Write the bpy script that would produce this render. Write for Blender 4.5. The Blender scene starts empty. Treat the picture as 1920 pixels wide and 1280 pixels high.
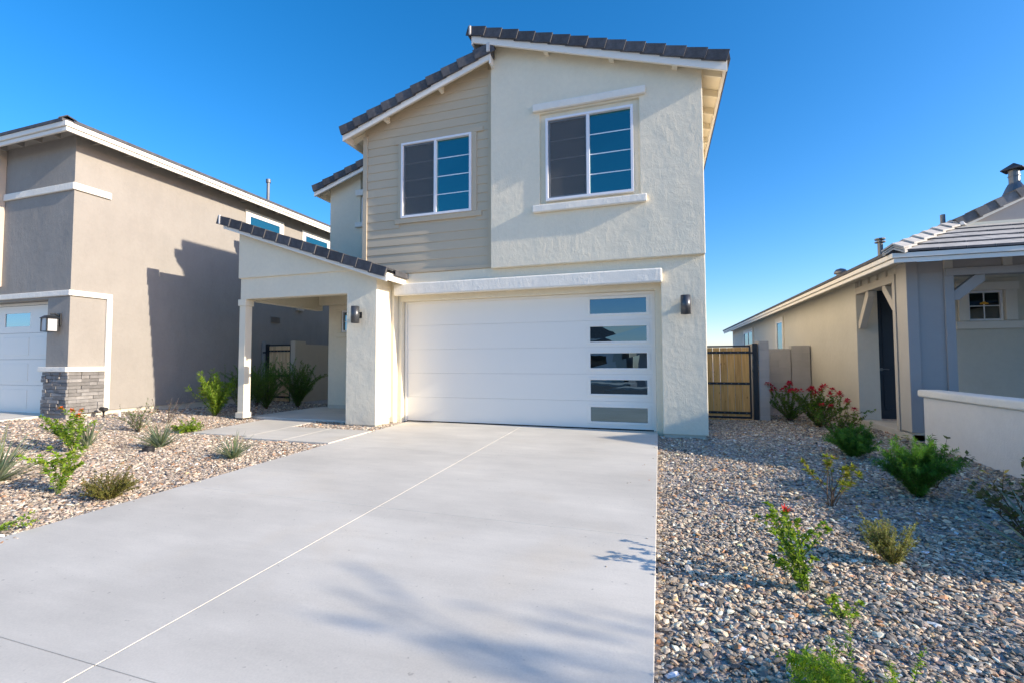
import bpy, bmesh, math, random
import numpy as np
from mathutils import Vector, Matrix

random.seed(7)
rng = np.random.default_rng(7)
R = math.radians
scene = bpy.context.scene
COL = scene.collection

# ------------------------------------------------------------------ camera, sky, sun, exposure
CAM_Z = 1.23
yaw, pit, roll = R(17.8034), R(2.47515), R(-0.171)
fw = Vector((-math.sin(yaw) * math.cos(pit), math.cos(yaw) * math.cos(pit), math.sin(pit)))
r0 = Vector((math.cos(yaw), math.sin(yaw), 0.0))
u0 = r0.cross(fw)
rr = r0 * math.cos(roll) + u0 * math.sin(roll)
uu = -r0 * math.sin(roll) + u0 * math.cos(roll)
cd = bpy.data.cameras.new('camera')
cam = bpy.data.objects.new('camera', cd)
COL.objects.link(cam)
cam.matrix_world = Matrix(((rr.x, uu.x, -fw.x, 0), (rr.y, uu.y, -fw.y, 0), (rr.z, uu.z, -fw.z, CAM_Z), (0, 0, 0, 1)))
cd.sensor_width = 36.0
cd.lens = 858.96 / 1920 * 36.0
cd.clip_start = 0.05
cd.clip_end = 2000
scene.camera = cam

SUN_AZ = 93.9          # clockwise from +Y
SUN_EL = 22.1
world = bpy.data.worlds.new("World")
scene.world = world
world.use_nodes = True
wn = world.node_tree.nodes
sky = wn.new('ShaderNodeTexSky')
sky.sky_type = 'NISHITA'
sky.sun_disc = False
sky.sun_elevation = R(SUN_EL)
sky.sun_rotation = R(SUN_AZ)
sky.altitude = 400
sky.air_density = 1.0
sky.dust_density = 1.0
sky.ozone_density = 6.0
bg = wn['Background']
bg.inputs['Strength'].default_value = 0.145
hsv = wn.new('ShaderNodeHueSaturation')        # deeper blue of the clear desert sky, same all round
hsv.inputs['Saturation'].default_value = 1.22
world.node_tree.links.new(sky.outputs[0], hsv.inputs['Color'])
wb = wn.new('ShaderNodeMix')                    # camera white balance, the same for the whole sky
wb.data_type = 'RGBA'
wb.blend_type = 'MULTIPLY'
wb.inputs[0].default_value = 1.0
wb.inputs[7].default_value = (1.18, 0.87, 0.795, 1)
world.node_tree.links.new(hsv.outputs[0], wb.inputs[6])
world.node_tree.links.new(wb.outputs[2], bg.inputs['Color'])

sl = bpy.data.lights.new('sun', 'SUN')
sl.energy = 3.0
sl.angle = R(0.53)
sl.color = (1.0, 0.88, 0.73)
so = bpy.data.objects.new('sun', sl)
COL.objects.link(so)
sd = Vector((math.sin(R(SUN_AZ)) * math.cos(R(SUN_EL)), math.cos(R(SUN_AZ)) * math.cos(R(SUN_EL)), math.sin(R(SUN_EL))))
so.rotation_euler = sd.to_track_quat('Z', 'Y').to_euler()
so.location = sd * 60

vs = scene.view_settings
vs.view_transform = 'Standard'
vs.look = 'None'
vs.exposure = 1.28
vs.gamma = 1.0
vs.use_curve_mapping = False

# ------------------------------------------------------------------ materials
MATS = {}

def nt(name):
    m = bpy.data.materials.new(name)
    m.use_nodes = True
    t = m.node_tree
    return m, t, t.nodes, t.links, t.nodes['Principled BSDF']

def mk(name, col, rough=0.8, spec=0.3, var=0.08, vscale=1.5, bumps=(), obj_var=0.0, metal=0.0, stain=None, coord='Object'):
    """plain surface: base colour broken up by noise, layered bumps, optional brightness change from object to object"""
    m, t, N, L, b = nt(name)
    tc = N.new('ShaderNodeTexCoord')
    b.inputs['Roughness'].default_value = rough
    b.inputs['Metallic'].default_value = metal
    b.inputs['Specular IOR Level'].default_value = spec
    nz = N.new('ShaderNodeTexNoise')
    nz.inputs['Scale'].default_value = vscale
    nz.inputs['Detail'].default_value = 6
    nz.inputs['Roughness'].default_value = 0.65
    L.new(tc.outputs[coord], nz.inputs['Vector'])
    mr = N.new('ShaderNodeMapRange')
    mr.inputs[1].default_value = 0.3
    mr.inputs[2].default_value = 0.7
    mr.inputs[3].default_value = 1 - var
    mr.inputs[4].default_value = 1 + var
    L.new(nz.outputs['Fac'], mr.inputs[0])
    last = mr.outputs[0]
    if obj_var:
        oi = N.new('ShaderNodeObjectInfo')
        mo = N.new('ShaderNodeMapRange')
        mo.inputs[3].default_value = 1 - obj_var
        mo.inputs[4].default_value = 1 + obj_var
        L.new(oi.outputs['Random'], mo.inputs[0])
        mm = N.new('ShaderNodeMath')
        mm.operation = 'MULTIPLY'
        L.new(last, mm.inputs[0])
        L.new(mo.outputs[0], mm.inputs[1])
        last = mm.outputs[0]
    vm = N.new('ShaderNodeVectorMath')
    vm.operation = 'SCALE'
    vm.inputs[0].default_value = col
    L.new(last, vm.inputs['Scale'])
    out = vm.outputs[0]
    if stain:
        scol, sscale, lo, hi, amt = stain
        n2 = N.new('ShaderNodeTexNoise')
        n2.inputs['Scale'].default_value = sscale
        n2.inputs['Detail'].default_value = 8
        L.new(tc.outputs[coord], n2.inputs['Vector'])
        m2 = N.new('ShaderNodeMapRange')
        m2.inputs[1].default_value = lo
        m2.inputs[2].default_value = hi
        m2.inputs[4].default_value = amt
        L.new(n2.outputs['Fac'], m2.inputs[0])
        mx = N.new('ShaderNodeMix')
        mx.data_type = 'RGBA'
        L.new(m2.outputs[0], mx.inputs[0])
        L.new(out, mx.inputs[6])
        mx.inputs[7].default_value = (*scol, 1)
        out = mx.outputs[2]
    L.new(out, b.inputs['Base Color'])
    prev = None
    for bs in bumps:
        sc, st, di = bs[:3]
        stretch = bs[3] if len(bs) > 3 else None
        n3 = N.new('ShaderNodeTexNoise')
        n3.inputs['Scale'].default_value = sc
        n3.inputs['Detail'].default_value = 5
        n3.inputs['Roughness'].default_value = 0.6
        src = tc.outputs[coord]
        if stretch:
            mp = N.new('ShaderNodeMapping')
            mp.inputs['Scale'].default_value = stretch
            L.new(src, mp.inputs['Vector'])
            src = mp.outputs[0]
        L.new(src, n3.inputs['Vector'])
        bp = N.new('ShaderNodeBump')
        bp.inputs['Strength'].default_value = st
        bp.inputs['Distance'].default_value = di
        L.new(n3.outputs['Fac'], bp.inputs['Height'])
        if prev:
            L.new(prev, bp.inputs['Normal'])
        prev = bp.outputs[0]
    if prev:
        L.new(prev, b.inputs['Normal'])
    MATS[name] = m
    return m

def stucco_mat(name, col, blotch=0.05, tex=1.0, streak=0.0):
    """hand-floated stucco: fine sand grain, patches of trowel drag that come and go, faint blotches"""
    m, t, N, L, b = nt(name)
    tc = N.new('ShaderNodeTexCoord')
    def noise(scale, detail=6, stretch=None, rough=0.6, dist=0.0):
        n = N.new('ShaderNodeTexNoise')
        n.inputs['Scale'].default_value = scale
        n.inputs['Detail'].default_value = detail
        n.inputs['Roughness'].default_value = rough
        n.inputs['Distortion'].default_value = dist
        src = tc.outputs['Object']
        if stretch:
            mp = N.new('ShaderNodeMapping')
            mp.inputs['Scale'].default_value = stretch
            mp.inputs['Rotation'].default_value = (0, R(28), 0)
            L.new(src, mp.inputs['Vector'])
            src = mp.outputs[0]
        L.new(src, n.inputs['Vector'])
        return n.outputs['Fac']
    def rng_(x, a, b_, c, d_):
        r_ = N.new('ShaderNodeMapRange')
        for i_, v_ in enumerate((a, b_, c, d_)):
            r_.inputs[i_ + 1].default_value = v_
        L.new(x, r_.inputs[0])
        return r_.outputs[0]
    def op(o_, a, b_):
        q = N.new('ShaderNodeMath')
        q.operation = o_
        for k_, v_ in enumerate((a, b_)):
            if isinstance(v_, (int, float)):
                q.inputs[k_].default_value = v_
            else:
                L.new(v_, q.inputs[k_])
        return q.outputs[0]
    f = op('MULTIPLY', rng_(noise(0.9, 5), 0.32, 0.68, 1 - blotch, 1 + blotch * 0.7), rng_(noise(14, 4), 0.3, 0.7, 0.975, 1.02))
    if streak:
        f = op('MULTIPLY', f, rng_(noise(2.2, 7, (1.6, 1.6, 0.6), 0.7), 0.42, 0.72, 1.0, 1 - streak))
    vm = N.new('ShaderNodeVectorMath')
    vm.operation = 'SCALE'
    vm.inputs[0].default_value = col
    L.new(f, vm.inputs['Scale'])
    L.new(vm.outputs[0], b.inputs['Base Color'])
    b.inputs['Roughness'].default_value = 0.92
    b.inputs['Specular IOR Level'].default_value = 0.18
    drag = op('MULTIPLY', noise(11, 8, (1.0, 1.0, 0.45), 0.72, 0.8), rng_(noise(1.7, 4), 0.38, 0.62, 0.15, 1.0))
    grain = noise(75, 3)
    h_ = op('ADD', op('MULTIPLY', drag, 0.020 * tex), op('MULTIPLY', grain, 0.0035))
    h_ = op('ADD', h_, op('MULTIPLY', noise(2.0, 3), 0.012))
    bp = N.new('ShaderNodeBump')
    bp.inputs['Strength'].default_value = 0.75
    bp.inputs['Distance'].default_value = 1.0
    L.new(h_, bp.inputs['Height'])
    L.new(bp.outputs[0], b.inputs['Normal'])
    return m
stucco = stucco_mat('cream_stucco', (0.84, 0.755, 0.575), 0.035, 1.0)
stucco_white = stucco_mat('white_foam_trim', (0.87, 0.82, 0.71), 0.03, 1.3)
paint_white = mk('white_paint', (0.85, 0.80, 0.70), 0.6, 0.3, 0.02, 2, ((25, 0.12, 0.003),))
cream_paint = mk('cream_paint', (0.83, 0.75, 0.575), 0.7, 0.3, 0.03, 2, ((25, 0.15, 0.003),))
siding_m = mk('beige_siding', (0.56, 0.47, 0.335), 0.75, 0.25, 0.03, 2, ((14, 0.5, 0.004, (0.35, 1, 7)), (60, 0.15, 0.002)), 0.025)
door_white = mk('white_door_paint', (0.87, 0.83, 0.74), 0.5, 0.4, 0.008, 1, ((70, 0.06, 0.002),))
vinyl = mk('white_vinyl', (0.82, 0.82, 0.83), 0.4, 0.45, 0.01, 1)
tile_dark = mk('charcoal_concrete_tile', (0.085, 0.085, 0.090), 0.8, 0.3, 0.3, 9, ((45, 0.4, 0.004),), 0.22, stain=((0.14, 0.135, 0.13), 6, 0.58, 0.75, 0.5))
tile_grey = mk('grey_concrete_tile', (0.46, 0.44, 0.40), 0.85, 0.25, 0.15, 8, ((40, 0.4, 0.004),), 0.12)
tile_mottled = mk('mottled_concrete_tile', (0.15, 0.15, 0.15), 0.85, 0.25, 0.3, 8, ((40, 0.4, 0.004),), 0.4)
mortar_m = mk('white_mortar', (0.6, 0.59, 0.56), 0.95, 0.1, 0.1, 10, ((30, 0.5, 0.01),))
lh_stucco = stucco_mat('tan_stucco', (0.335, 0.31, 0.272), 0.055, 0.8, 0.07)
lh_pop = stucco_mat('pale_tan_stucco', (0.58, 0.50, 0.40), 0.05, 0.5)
rh_stucco = stucco_mat('taupe_stucco', (0.64, 0.60, 0.50), 0.04, 0.5)
rh_board = mk('grey_board', (0.36, 0.335, 0.315), 0.8, 0.25, 0.04, 2, ((20, 0.35, 0.003, (1, 1, 0.3)),))
rh_trim = mk('grey_trim', (0.55, 0.50, 0.42), 0.8, 0.25, 0.04, 2, ((20, 0.25, 0.003),))
rh_white = mk('pale_window_trim', (0.74, 0.70, 0.62), 0.85, 0.2, 0.03, 2, ((40, 0.3, 0.004),))
door_navy = mk('navy_door', (0.012, 0.02, 0.03), 0.45, 0.4, 0.1, 3)
black_metal = mk('black_metal', (0.016, 0.018, 0.02), 0.45, 0.5, 0.15, 6)
lamp_metal = mk('dark_lamp_metal', (0.10, 0.105, 0.11), 0.38, 0.6, 0.08, 6, metal=0.6)
steel = mk('galvanised_metal', (0.20, 0.205, 0.205), 0.45, 0.5, 0.15, 5, metal=0.6)
block_m = mk('grey_block', (0.46, 0.435, 0.40), 0.95, 0.15, 0.07, 3, ((70, 0.5, 0.005),), 0.06)
mortar_grey = mk('grey_mortar', (0.5, 0.475, 0.44), 0.95, 0.1, 0.05, 5, ((60, 0.4, 0.004),))
wall_tan = stucco_mat('tan_garden_wall', (0.52, 0.465, 0.37), 0.05, 0.5)
def concrete_mat(name, col):
    m, t, N, L, b = nt(name)
    tc = N.new('ShaderNodeTexCoord')
    def noise(scale, detail=6, stretch=None, rough=0.6):
        n = N.new('ShaderNodeTexNoise')
        n.inputs['Scale'].default_value = scale
        n.inputs['Detail'].default_value = detail
        n.inputs['Roughness'].default_value = rough
        src = tc.outputs['Object']
        if stretch:
            mp = N.new('ShaderNodeMapping')
            mp.inputs['Scale'].default_value = stretch
            L.new(src, mp.inputs['Vector'])
            src = mp.outputs[0]
        L.new(src, n.inputs['Vector'])
        return n.outputs['Fac']
    def rng_(x, a, b_, c, d_):
        r_ = N.new('ShaderNodeMapRange')
        for i_, v_ in enumerate((a, b_, c, d_)):
            r_.inputs[i_ + 1].default_value = v_
        L.new(x, r_.inputs[0])
        return r_.outputs[0]
    def mul(a, b_):
        q = N.new('ShaderNodeMath')
        q.operation = 'MULTIPLY'
        L.new(a, q.inputs[0])
        L.new(b_, q.inputs[1])
        return q.outputs[0]
    clouds = rng_(noise(0.55, 5, (1.0, 1.7, 1)), 0.35, 0.68, 0.875, 1.10)         # curing clouds
    streak = rng_(noise(1.3, 6, (0.45, 3.2, 1), 0.7), 0.35, 0.7, 0.94, 1.04)     # sweeping marks across the slab
    fine = rng_(noise(90, 3), 0.3, 0.7, 0.95, 1.05)
    pit = rng_(noise(26, 2), 0.70, 0.76, 1.0, 0.72)                               # small dark pits
    f = mul(mul(clouds, streak), mul(fine, pit))
    vm = N.new('ShaderNodeVectorMath')
    vm.operation = 'SCALE'
    vm.inputs[0].default_value = col
    L.new(f, vm.inputs['Scale'])
    warm = N.new('ShaderNodeMix')
    warm.data_type = 'RGBA'
    warm.blend_type = 'MULTIPLY'
    warm.inputs[7].default_value = (0.97, 0.90, 0.80, 1)
    L.new(rng_(noise(0.8, 6), 0.55, 0.8, 0.0, 0.6), warm.inputs[0])
    L.new(vm.outputs[0], warm.inputs[6])
    L.new(warm.outputs[2], b.inputs['Base Color'])
    b.inputs['Roughness'].default_value = 0.8
    b.inputs['Specular IOR Level'].default_value = 0.25
    prev = None
    for h_, st_, di in ((noise(160, 3, (0.15, 1, 1)), 0.22, 0.002), (noise(3.5, 4), 0.12, 0.006)):
        bp = N.new('ShaderNodeBump')
        bp.inputs['Strength'].default_value = st_
        bp.inputs['Distance'].default_value = di
        L.new(h_, bp.inputs['Height'])
        if prev:
            L.new(prev, bp.inputs['Normal'])
        prev = bp.outputs[0]
    L.new(prev, b.inputs['Normal'])
    return m
concrete_m = concrete_mat('concrete', (0.64, 0.602, 0.517))
foundation_m = mk('bare_foundation', (0.62, 0.57, 0.46), 0.9, 0.15, 0.08, 2, ((40, 0.3, 0.004),))
asphalt_m = mk('asphalt', (0.10, 0.097, 0.093), 0.9, 0.2, 0.2, 4, ((80, 0.4, 0.004),))
stone_veneer = mk('grey_ledge_stone', (0.245, 0.235, 0.22), 0.85, 0.25, 0.2, 8, ((30, 0.6, 0.008),), 0.28)
twig_m = mk('twig', (0.13, 0.09, 0.06), 0.9, 0.1, 0.2, 20)
stem_green = mk('green_stem', (0.10, 0.14, 0.04), 0.7, 0.2, 0.2, 20)
plastic_black = mk('black_plastic', (0.02, 0.02, 0.022), 0.5, 0.4, 0.1, 4)
plastic_white = mk('white_pipe', (0.75, 0.75, 0.75), 0.5, 0.4, 0.03, 4)
sticker_m = mk('orange_sticker', (0.75, 0.38, 0.04), 0.6, 0.3, 0.05, 4)


def wood_mat(name, col):
    m, t, N, L, b = nt(name)
    tc = N.new('ShaderNodeTexCoord')
    oi = N.new('ShaderNodeObjectInfo')
    ad = N.new('ShaderNodeVectorMath')
    ad.operation = 'ADD'
    L.new(tc.outputs['Object'], ad.inputs[0])
    sc = N.new('ShaderNodeVectorMath')
    sc.operation = 'SCALE'
    sc.inputs[0].default_value = (7, 3, 11)
    L.new(oi.outputs['Random'], sc.inputs['Scale'])
    L.new(sc.outputs[0], ad.inputs[1])
    mp = N.new('ShaderNodeMapping')
    mp.inputs['Scale'].default_value = (22, 22, 1.4)
    L.new(ad.outputs[0], mp.inputs['Vector'])
    nz = N.new('ShaderNodeTexNoise')
    nz.inputs['Scale'].default_value = 1.6
    nz.inputs['Detail'].default_value = 6
    nz.inputs['Distortion'].default_value = 0.6
    L.new(mp.outputs[0], nz.inputs['Vector'])
    cr = N.new('ShaderNodeValToRGB')
    cr.color_ramp.elements[0].position = 0.3
    cr.color_ramp.elements[0].color = (col[0] * 0.72, col[1] * 0.66, col[2] * 0.6, 1)
    cr.color_ramp.elements[1].position = 0.72
    cr.color_ramp.elements[1].color = (*col, 1)
    L.new(nz.outputs['Fac'], cr.inputs[0])
    vo = N.new('ShaderNodeTexVoronoi')           # knots
    vo.inputs['Scale'].default_value = 5.5
    mp2 = N.new('ShaderNodeMapping')
    mp2.inputs['Scale'].default_value = (1.6, 1.6, 0.9)
    L.new(ad.outputs[0], mp2.inputs['Vector'])
    L.new(mp2.outputs[0], vo.inputs['Vector'])
    mr = N.new('ShaderNodeMapRange')
    mr.inputs[1].default_value = 0.05
    mr.inputs[2].default_value = 0.16
    mr.inputs[3].default_value = 0.75
    mr.inputs[4].default_value = 0.0
    L.new(vo.outputs['Distance'], mr.inputs[0])
    mx = N.new('ShaderNodeMix')
    mx.data_type = 'RGBA'
    L.new(mr.outputs[0], mx.inputs[0])
    L.new(cr.outputs[0], mx.inputs[6])
    mx.inputs[7].default_value = (col[0] * 0.4, col[1] * 0.28, col[2] * 0.2, 1)
    hv = N.new('ShaderNodeMapRange')
    hv.inputs[3].default_value = 0.85
    hv.inputs[4].default_value = 1.12
    L.new(oi.outputs['Random'], hv.inputs[0])
    fs = N.new('ShaderNodeVectorMath')
    fs.operation = 'SCALE'
    L.new(mx.outputs[2], fs.inputs[0])
    L.new(hv.outputs[0], fs.inputs['Scale'])
    L.new(fs.outputs[0], b.inputs['Base Color'])
    b.inputs['Roughness'].default_value = 0.8
    b.inputs['Specular IOR Level'].default_value = 0.2
    bp = N.new('ShaderNodeBump')
    bp.inputs['Strength'].default_value = 0.3
    bp.inputs['Distance'].default_value = 0.003
    L.new(nz.outputs['Fac'], bp.inputs['Height'])
    L.new(bp.outputs[0], b.inputs['Normal'])
    return m

cedar = wood_mat('cedar_board', (0.86, 0.50, 0.175))
cedar_pale = wood_mat('pale_cedar_board', (0.78, 0.57, 0.33))


def glass_mat(name, base, tint, fac, wob=0.0):
    m, t, N, L, b = nt(name)
    d = N.new('ShaderNodeBsdfDiffuse')
    d.inputs['Color'].default_value = (*base, 1)
    g = N.new('ShaderNodeBsdfGlossy')
    g.inputs['Color'].default_value = (*tint, 1)
    g.inputs['Roughness'].default_value = 0.012
    lw = N.new('ShaderNodeLayerWeight')
    lw.inputs['Blend'].default_value = 0.25
    mr = N.new('ShaderNodeMapRange')
    mr.inputs[3].default_value = fac
    mr.inputs[4].default_value = 1.0
    L.new(lw.outputs['Fresnel'], mr.inputs[0])
    mx = N.new('ShaderNodeMixShader')
    L.new(mr.outputs[0], mx.inputs[0])
    L.new(d.outputs[0], mx.inputs[1])
    L.new(g.outputs[0], mx.inputs[2])
    if wob:
        tc = N.new('ShaderNodeTexCoord')
        nz = N.new('ShaderNodeTexNoise')
        nz.inputs['Scale'].default_value = 2.2
        L.new(tc.outputs['Object'], nz.inputs['Vector'])
        bp = N.new('ShaderNodeBump')
        bp.inputs['Strength'].default_value = wob
        bp.inputs['Distance'].default_value = 0.05
        L.new(nz.outputs['Fac'], bp.inputs['Height'])
        L.new(bp.outputs[0], g.inputs['Normal'])
    L.new(mx.outputs[0], t.nodes['Material Output'].inputs['Surface'])
    return m

pane_blue = glass_mat('coated_window_glass', (0.008, 0.035, 0.04), (0.18, 0.62, 0.62), 0.34)
pane_garage = glass_mat('garage_door_glass', (0.012, 0.014, 0.013), (0.34, 0.50, 0.60), 0.34, 0.02)
pane_dark = glass_mat('dark_window_glass', (0.006, 0.008, 0.007), (0.6, 0.65, 0.65), 0.10)
pane_sky = glass_mat('sky_reflecting_glass', (0.01, 0.03, 0.05), (0.5, 0.72, 0.85), 0.42)
frosted = mk('frosted_lamp_glass', (0.5, 0.5, 0.5), 0.35, 0.5, 0.03, 3)

m, t, N, L, b = nt('insect_screen')
d = N.new('ShaderNodeBsdfDiffuse')
d.inputs['Color'].default_value = (0.155, 0.155, 0.15, 1)
tr = N.new('ShaderNodeBsdfTransparent')
mx = N.new('ShaderNodeMixShader')
mx.inputs[0].default_value = 0.5
L.new(tr.outputs[0], mx.inputs[1])
L.new(d.outputs[0], mx.inputs[2])
L.new(mx.outputs[0], t.nodes['Material Output'].inputs['Surface'])
screen_m = m


def attr_mat(name, rough, translucent=0.0, spec=0.2, bump=None):
    m, t, N, L, b = nt(name)
    at = N.new('ShaderNodeAttribute')
    at.attribute_name = 'tint'
    L.new(at.outputs['Color'], b.inputs['Base Color'])
    b.inputs['Roughness'].default_value = rough
    b.inputs['Specular IOR Level'].default_value = spec
    if translucent:
        tl = N.new('ShaderNodeBsdfTranslucent')
        vm = N.new('ShaderNodeVectorMath')
        vm.operation = 'MULTIPLY'
        vm.inputs[1].default_value = (1.25, 1.35, 0.6)
        L.new(at.outputs['Color'], vm.inputs[0])
        L.new(vm.outputs[0], tl.inputs['Color'])
        mx = N.new('ShaderNodeMixShader')
        mx.inputs[0].default_value = translucent
        L.new(b.outputs[0], mx.inputs[1])
        L.new(tl.outputs[0], mx.inputs[2])
        L.new(mx.outputs[0], t.nodes['Material Output'].inputs['Surface'])
    if bump:
        tc = N.new('ShaderNodeTexCoord')
        nz = N.new('ShaderNodeTexNoise')
        nz.inputs['Scale'].default_value = bump[0]
        nz.inputs['Detail'].default_value = 4
        L.new(tc.outputs['Object'], nz.inputs['Vector'])
        mr = N.new('ShaderNodeMapRange')
        mr.inputs[3].default_value = 0.8
        mr.inputs[4].default_value = 1.2
        L.new(nz.outputs['Fac'], mr.inputs[0])
        vm = N.new('ShaderNodeVectorMath')
        vm.operation = 'SCALE'
        L.new(at.outputs['Color'], vm.inputs[0])
        L.new(mr.outputs[0], vm.inputs['Scale'])
        L.new(vm.outputs[0], b.inputs['Base Color'])
        bp = N.new('ShaderNodeBump')
        bp.inputs['Strength'].default_value = bump[1]
        bp.inputs['Distance'].default_value = 0.01
        L.new(nz.outputs['Fac'], bp.inputs['Height'])
        L.new(bp.outputs[0], b.inputs['Normal'])
    return m

leaf_m = attr_mat('leaf', 0.55, 0.38)
petal_m = attr_mat('petal', 0.6, 0.3)
pebble_m = attr_mat('pebble', 0.85, 0, 0.25, (60, 0.3))

# gravel bed below the loose stones: small cells of stone colour
m, t, N, L, b = nt('gravel_bed')
tc = N.new('ShaderNodeTexCoord')
vo = N.new('ShaderNodeTexVoronoi')
vo.inputs['Scale'].default_value = 42
L.new(tc.outputs['Object'], vo.inputs['Vector'])
sp = N.new('ShaderNodeSeparateColor')
L.new(vo.outputs['Color'], sp.inputs[0])
cr = N.new('ShaderNodeValToRGB')
cr.color_ramp.interpolation = 'CONSTANT'
els = cr.color_ramp.elements
els[0].color = (0.30, 0.26, 0.23, 1)
els[1].position = 0.25
els[1].color = (0.46, 0.41, 0.36, 1)
for p, c in ((0.5, (0.36, 0.33, 0.31)), (0.7, (0.52, 0.46, 0.40)), (0.9, (0.42, 0.30, 0.21))):
    e = els.new(p)
    e.color = (*c, 1)
L.new(sp.outputs[0], cr.inputs[0])
L.new(cr.outputs[0], b.inputs['Base Color'])
b.inputs['Roughness'].default_value = 0.95
bp = N.new('ShaderNodeBump')
bp.invert = True
bp.inputs['Strength'].default_value = 0.9
bp.inputs['Distance'].default_value = 0.02
L.new(vo.outputs['Distance'], bp.inputs['Height'])
L.new(bp.outputs[0], b.inputs['Normal'])
gravel_bed_m = m

# ------------------------------------------------------------------ object helpers
WLOC = {}

def thing(name, label, cat, loc, group=None, kind=None):
    o = bpy.data.objects.new(name, None)
    o.empty_display_size = 0.2
    COL.objects.link(o)
    o.location = loc
    if label:
        o['label'] = label
    if cat:
        o['category'] = cat
    if group:
        o['group'] = group
    if kind:
        o['kind'] = kind
    WLOC[o.name] = Vector(loc)
    return o

def tag(o, label=None, cat=None, group=None, kind=None):
    for k, v in (('label', label), ('category', cat), ('group', group), ('kind', kind)):
        if v:
            o[k] = v
    return o

def link(name, me, parent=None, loc=(0, 0, 0)):
    o = bpy.data.objects.new(name, me)
    COL.objects.link(o)
    o.location = loc
    if parent is not None:
        o.parent = parent
        WLOC[o.name] = WLOC[parent.name] + Vector(loc)
    else:
        WLOC[o.name] = Vector(loc)
    return o

class MB:
    """collects faces in world coordinates, builds ONE mesh object"""
    def __init__(s):
        s.v, s.f = [], []
    def add(s, vs_, fs_):
        k = len(s.v)
        s.v += [tuple(p) for p in vs_]
        s.f += [tuple(i + k for i in f) for f in fs_]
        return s
    def hexa(s, p):
        return s.add(p, [(0, 3, 2, 1), (4, 5, 6, 7), (0, 1, 5, 4), (1, 2, 6, 5), (2, 3, 7, 6), (3, 0, 4, 7)])
    def box(s, x0, x1, y0, y1, z0, z1):
        return s.hexa([(x0, y0, z0), (x1, y0, z0), (x1, y1, z0), (x0, y1, z0), (x0, y0, z1), (x1, y0, z1), (x1, y1, z1), (x0, y1, z1)])
    def prism(s, pts, axis, a0, a1):
        def P(p, a):
            return {'Y': (p[0], a, p[1]), 'X': (a, p[0], p[1]), 'Z': (p[0], p[1], a)}[axis]
        n = len(pts)
        return s.add([P(p, a0) for p in pts] + [P(p, a1) for p in pts],
                     [tuple(range(n))[::-1], tuple(range(n, 2 * n))] + [(i, (i + 1) % n, n + (i + 1) % n, n + i) for i in range(n)])
    def tube(s, path, rad, n=8, cap=True):
        path = [Vector(p) for p in path]
        rad = rad if isinstance(rad, (list, tuple)) else [rad] * len(path)
        k = len(s.v)
        for i, p in enumerate(path):
            d = (path[min(i + 1, len(path) - 1)] - path[max(i - 1, 0)])
            d = d.normalized() if d.length > 1e-9 else Vector((0, 0, 1))
            a = d.cross(Vector((0, 0, 1)))
            if a.length < 1e-3:
                a = Vector((1, 0, 0))
            a.normalize()
            b_ = d.cross(a)
            for j in range(n):
                w = 2 * math.pi * j / n
                s.v.append(tuple(p + (a * math.cos(w) + b_ * math.sin(w)) * rad[i]))
        for i in range(len(path) - 1):
            for j in range(n):
                s.f.append((k + i * n + j, k + i * n + (j + 1) % n, k + (i + 1) * n + (j + 1) % n, k + (i + 1) * n + j))
        if cap:
            s.f.append(tuple(k + j for j in range(n))[::-1])
            s.f.append(tuple(k + (len(path) - 1) * n + j for j in range(n)))
        return s
    def mesh(s, name, mat, off=Vector((0, 0, 0)), smooth=False, fix=True):
        me = bpy.data.meshes.new(name)
        me.from_pydata([(p[0] - off[0], p[1] - off[1], p[2] - off[2]) for p in s.v], [], s.f)
        if fix:
            bm = bmesh.new()
            bm.from_mesh(me)
            bmesh.ops.recalc_face_normals(bm, faces=bm.faces)
            bm.to_mesh(me)
            bm.free()
        if mat:
            me.materials.append(mat)
        if smooth:
            for p in me.polygons:
                p.use_smooth = True
        me.update()
        return me
    def build(s, name, mat, parent=None, bevel=0.0, smooth=False, seg=2, fix=True, loc=None):
        if parent is not None:
            me = s.mesh(name, mat, WLOC[parent.name], smooth, fix)
            o = link(name, me, parent)
        else:
            loc = Vector(loc or (0, 0, 0))
            me = s.mesh(name, mat, loc, smooth, fix)
            o = link(name, me, None, loc)
        if bevel:
            bv = o.modifiers.new('bevel', 'BEVEL')
            bv.width = bevel
            bv.segments = seg
            bv.limit_method = 'ANGLE'
            bv.angle_limit = R(40)
            bv.harden_normals = False
        return o

def cube_part(name, mat, parent, x0, x1, y0, y1, z0, z1, bevel=0.0, seg=2):
    return MB().box(x0, x1, y0, y1, z0, z1).build(name, mat, parent, bevel, seg=seg)

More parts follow.
